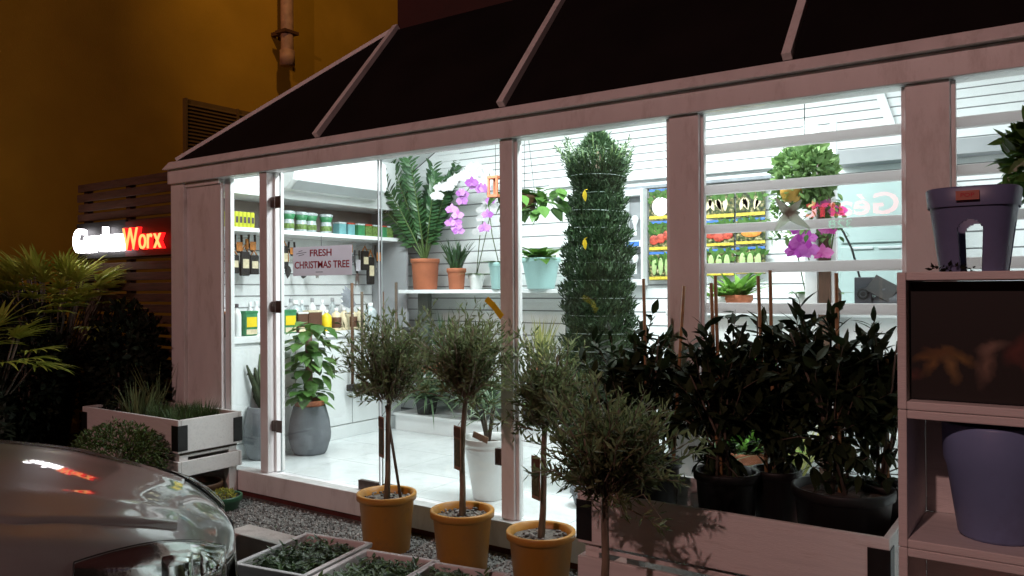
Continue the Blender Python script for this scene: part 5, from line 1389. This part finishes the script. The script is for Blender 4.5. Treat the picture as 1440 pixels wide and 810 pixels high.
q = at(1175, 425, 'y', 1.5)
t = thing('brown_bottle', 'slim brown bottle on the counter in front of the white column', 'bottle', (q.x, 1.5, 1.401))
b = MB(); b.lathe([(.01, .001), (.03, 0), (.032, .01), (.032, .12), (.014, .15), (.013, .19)], (q.x, 1.52, 1.401), 16); b.build('bottle_body', 'brown', t)
b = MB(); b.lathe([(.015, .18), (.015, .205), (.001, .206)], (q.x, 1.52, 1.401), 12); b.build('cap', 'ink', t)
t = thing('desk_lamp', 'thin black curved lamp arm in front of the pale cabinet', 'lamp', (at(1212, 390, 'y', 1.7).x, 1.7, 1.401))
b = MB(); b.tube([aty(1214, 428, 1.7), aty(1209, 390, 1.7), aty(1198, 350, 1.68), aty(1186, 326, 1.66), aty(1176, 312, 1.64)], .007, 7); b.build('arm', 'black', t)
b = MB(); ep = aty(1174, 310, 1.64); b.lathe([(.012, .03), (.03, -.02), (.026, -.02), (.001, .0)], ep, 12); b.build('shade', 'black', t)

# ================================================================== STREET SIGNS ACROSS THE ROAD (seen mirrored in the panes)
M['neon_pink'] = emat('pink_neon', (1, .06, .10), 10); M['neon_green'] = emat('green_neon', (.05, 1, .55), 5)
t = thing('roadside_sign', 'lit pink sign reading Géant across the road, mirrored in the barred window', 'sign', (-3.5, -12, 2.9))
b = MB(); text_mb(b, 'Géant', 1.62, .40, (-2.55, -12, 2.88), xdir=(-1, 0, 0), ext=.02, out=(0, 1, 0), offset=.012); b.build('lettering', 'neon_pink', t)
b = MB(); b.box(-5.1, -2.4, -12.1, -12.05, 2.6, 3.6); b.build('backboard', 'black', t)
t = thing('number_sign', 'small lit green number 328 across the road, mirrored in the barred window', 'sign', (-3.5, -11.9, 2.7))
b = MB(); text_mb(b, '328', .42, .15, (-3.32, -11.9, 2.66), xdir=(-1, 0, 0), ext=.02, out=(0, 1, 0)); b.build('lettering', 'neon_green', t)
b = MB(); b.box(-3.9, -3.2, -11.96, -11.93, 2.61, 2.86); b.build('backboard', 'black', t)

# ================================================================== LIGHT
wd = bpy.data.worlds.new('World'); scene.world = wd; wd.use_nodes = True
bg = wd.node_tree.nodes['Background']; bg.inputs[0].default_value = (.010, .0068, .0050, 1); bg.inputs[1].default_value = .35
def area(loc, sx, sy, e, c, rot=(0, 0, 0)):
    l = bpy.data.lights.new('ceiling_lamp', 'AREA'); l.shape = 'RECTANGLE'; l.size = sx; l.size_y = sy; l.energy = e; l.color = c
    o = bpy.data.objects.new('ceiling_lamp', l); o.location = loc; o.rotation_euler = rot; col.objects.link(o); return o
cool = (.93, .975, 1.0)
for x, e in ((-4.6, 53), (-3.5, 50), (-2.1, 86), (-.9, 25), (.5, 17)):
    area((x, .78, 3.08), 1.0, .25, e, cool, (R(8), 0, 0))
l = bpy.data.lights.new('street_lamp', 'SPOT'); l.energy = 1130; l.color = (1, .565, .52); l.shadow_soft_size = .12; l.spot_size = R(100); l.spot_blend = .35
o = bpy.data.objects.new('street_lamp', l); o.location = (-1.2, -10.5, 7.2); col.objects.link(o)
o.rotation_euler = (V((-2.6, -.4, 1.6)) - o.location).to_track_quat('-Z', 'Y').to_euler()

l = bpy.data.lights.new('sodium_lamp', 'SPOT'); l.energy = 290; l.color = (1, .56, .20); l.shadow_soft_size = .12; l.spot_size = R(80); l.spot_blend = .8
o = bpy.data.objects.new('sodium_lamp', l); o.location = (-5.2, 1.2, 8.2); col.objects.link(o)
o.rotation_euler = (V((-9, 4.6, 5.6)) - o.location).to_track_quat('-Z', 'Y').to_euler()

# ================================================================== RENDER SETTINGS
vs_ = scene.view_settings; vs_.view_transform = 'Standard'; vs_.look = 'None'; vs_.exposure = 0; vs_.gamma = 1; vs_.use_curve_mapping = False
cy = scene.cycles; cy.use_denoising = True; cy.denoiser = 'OPENIMAGEDENOISE'
cy.max_bounces = 7; cy.diffuse_bounces = 4; cy.glossy_bounces = 4; cy.transparent_max_bounces = 16; cy.transmission_bounces = 4
cy.sample_clamp_indirect = 4; cy.caustics_reflective = False; cy.caustics_refractive = False
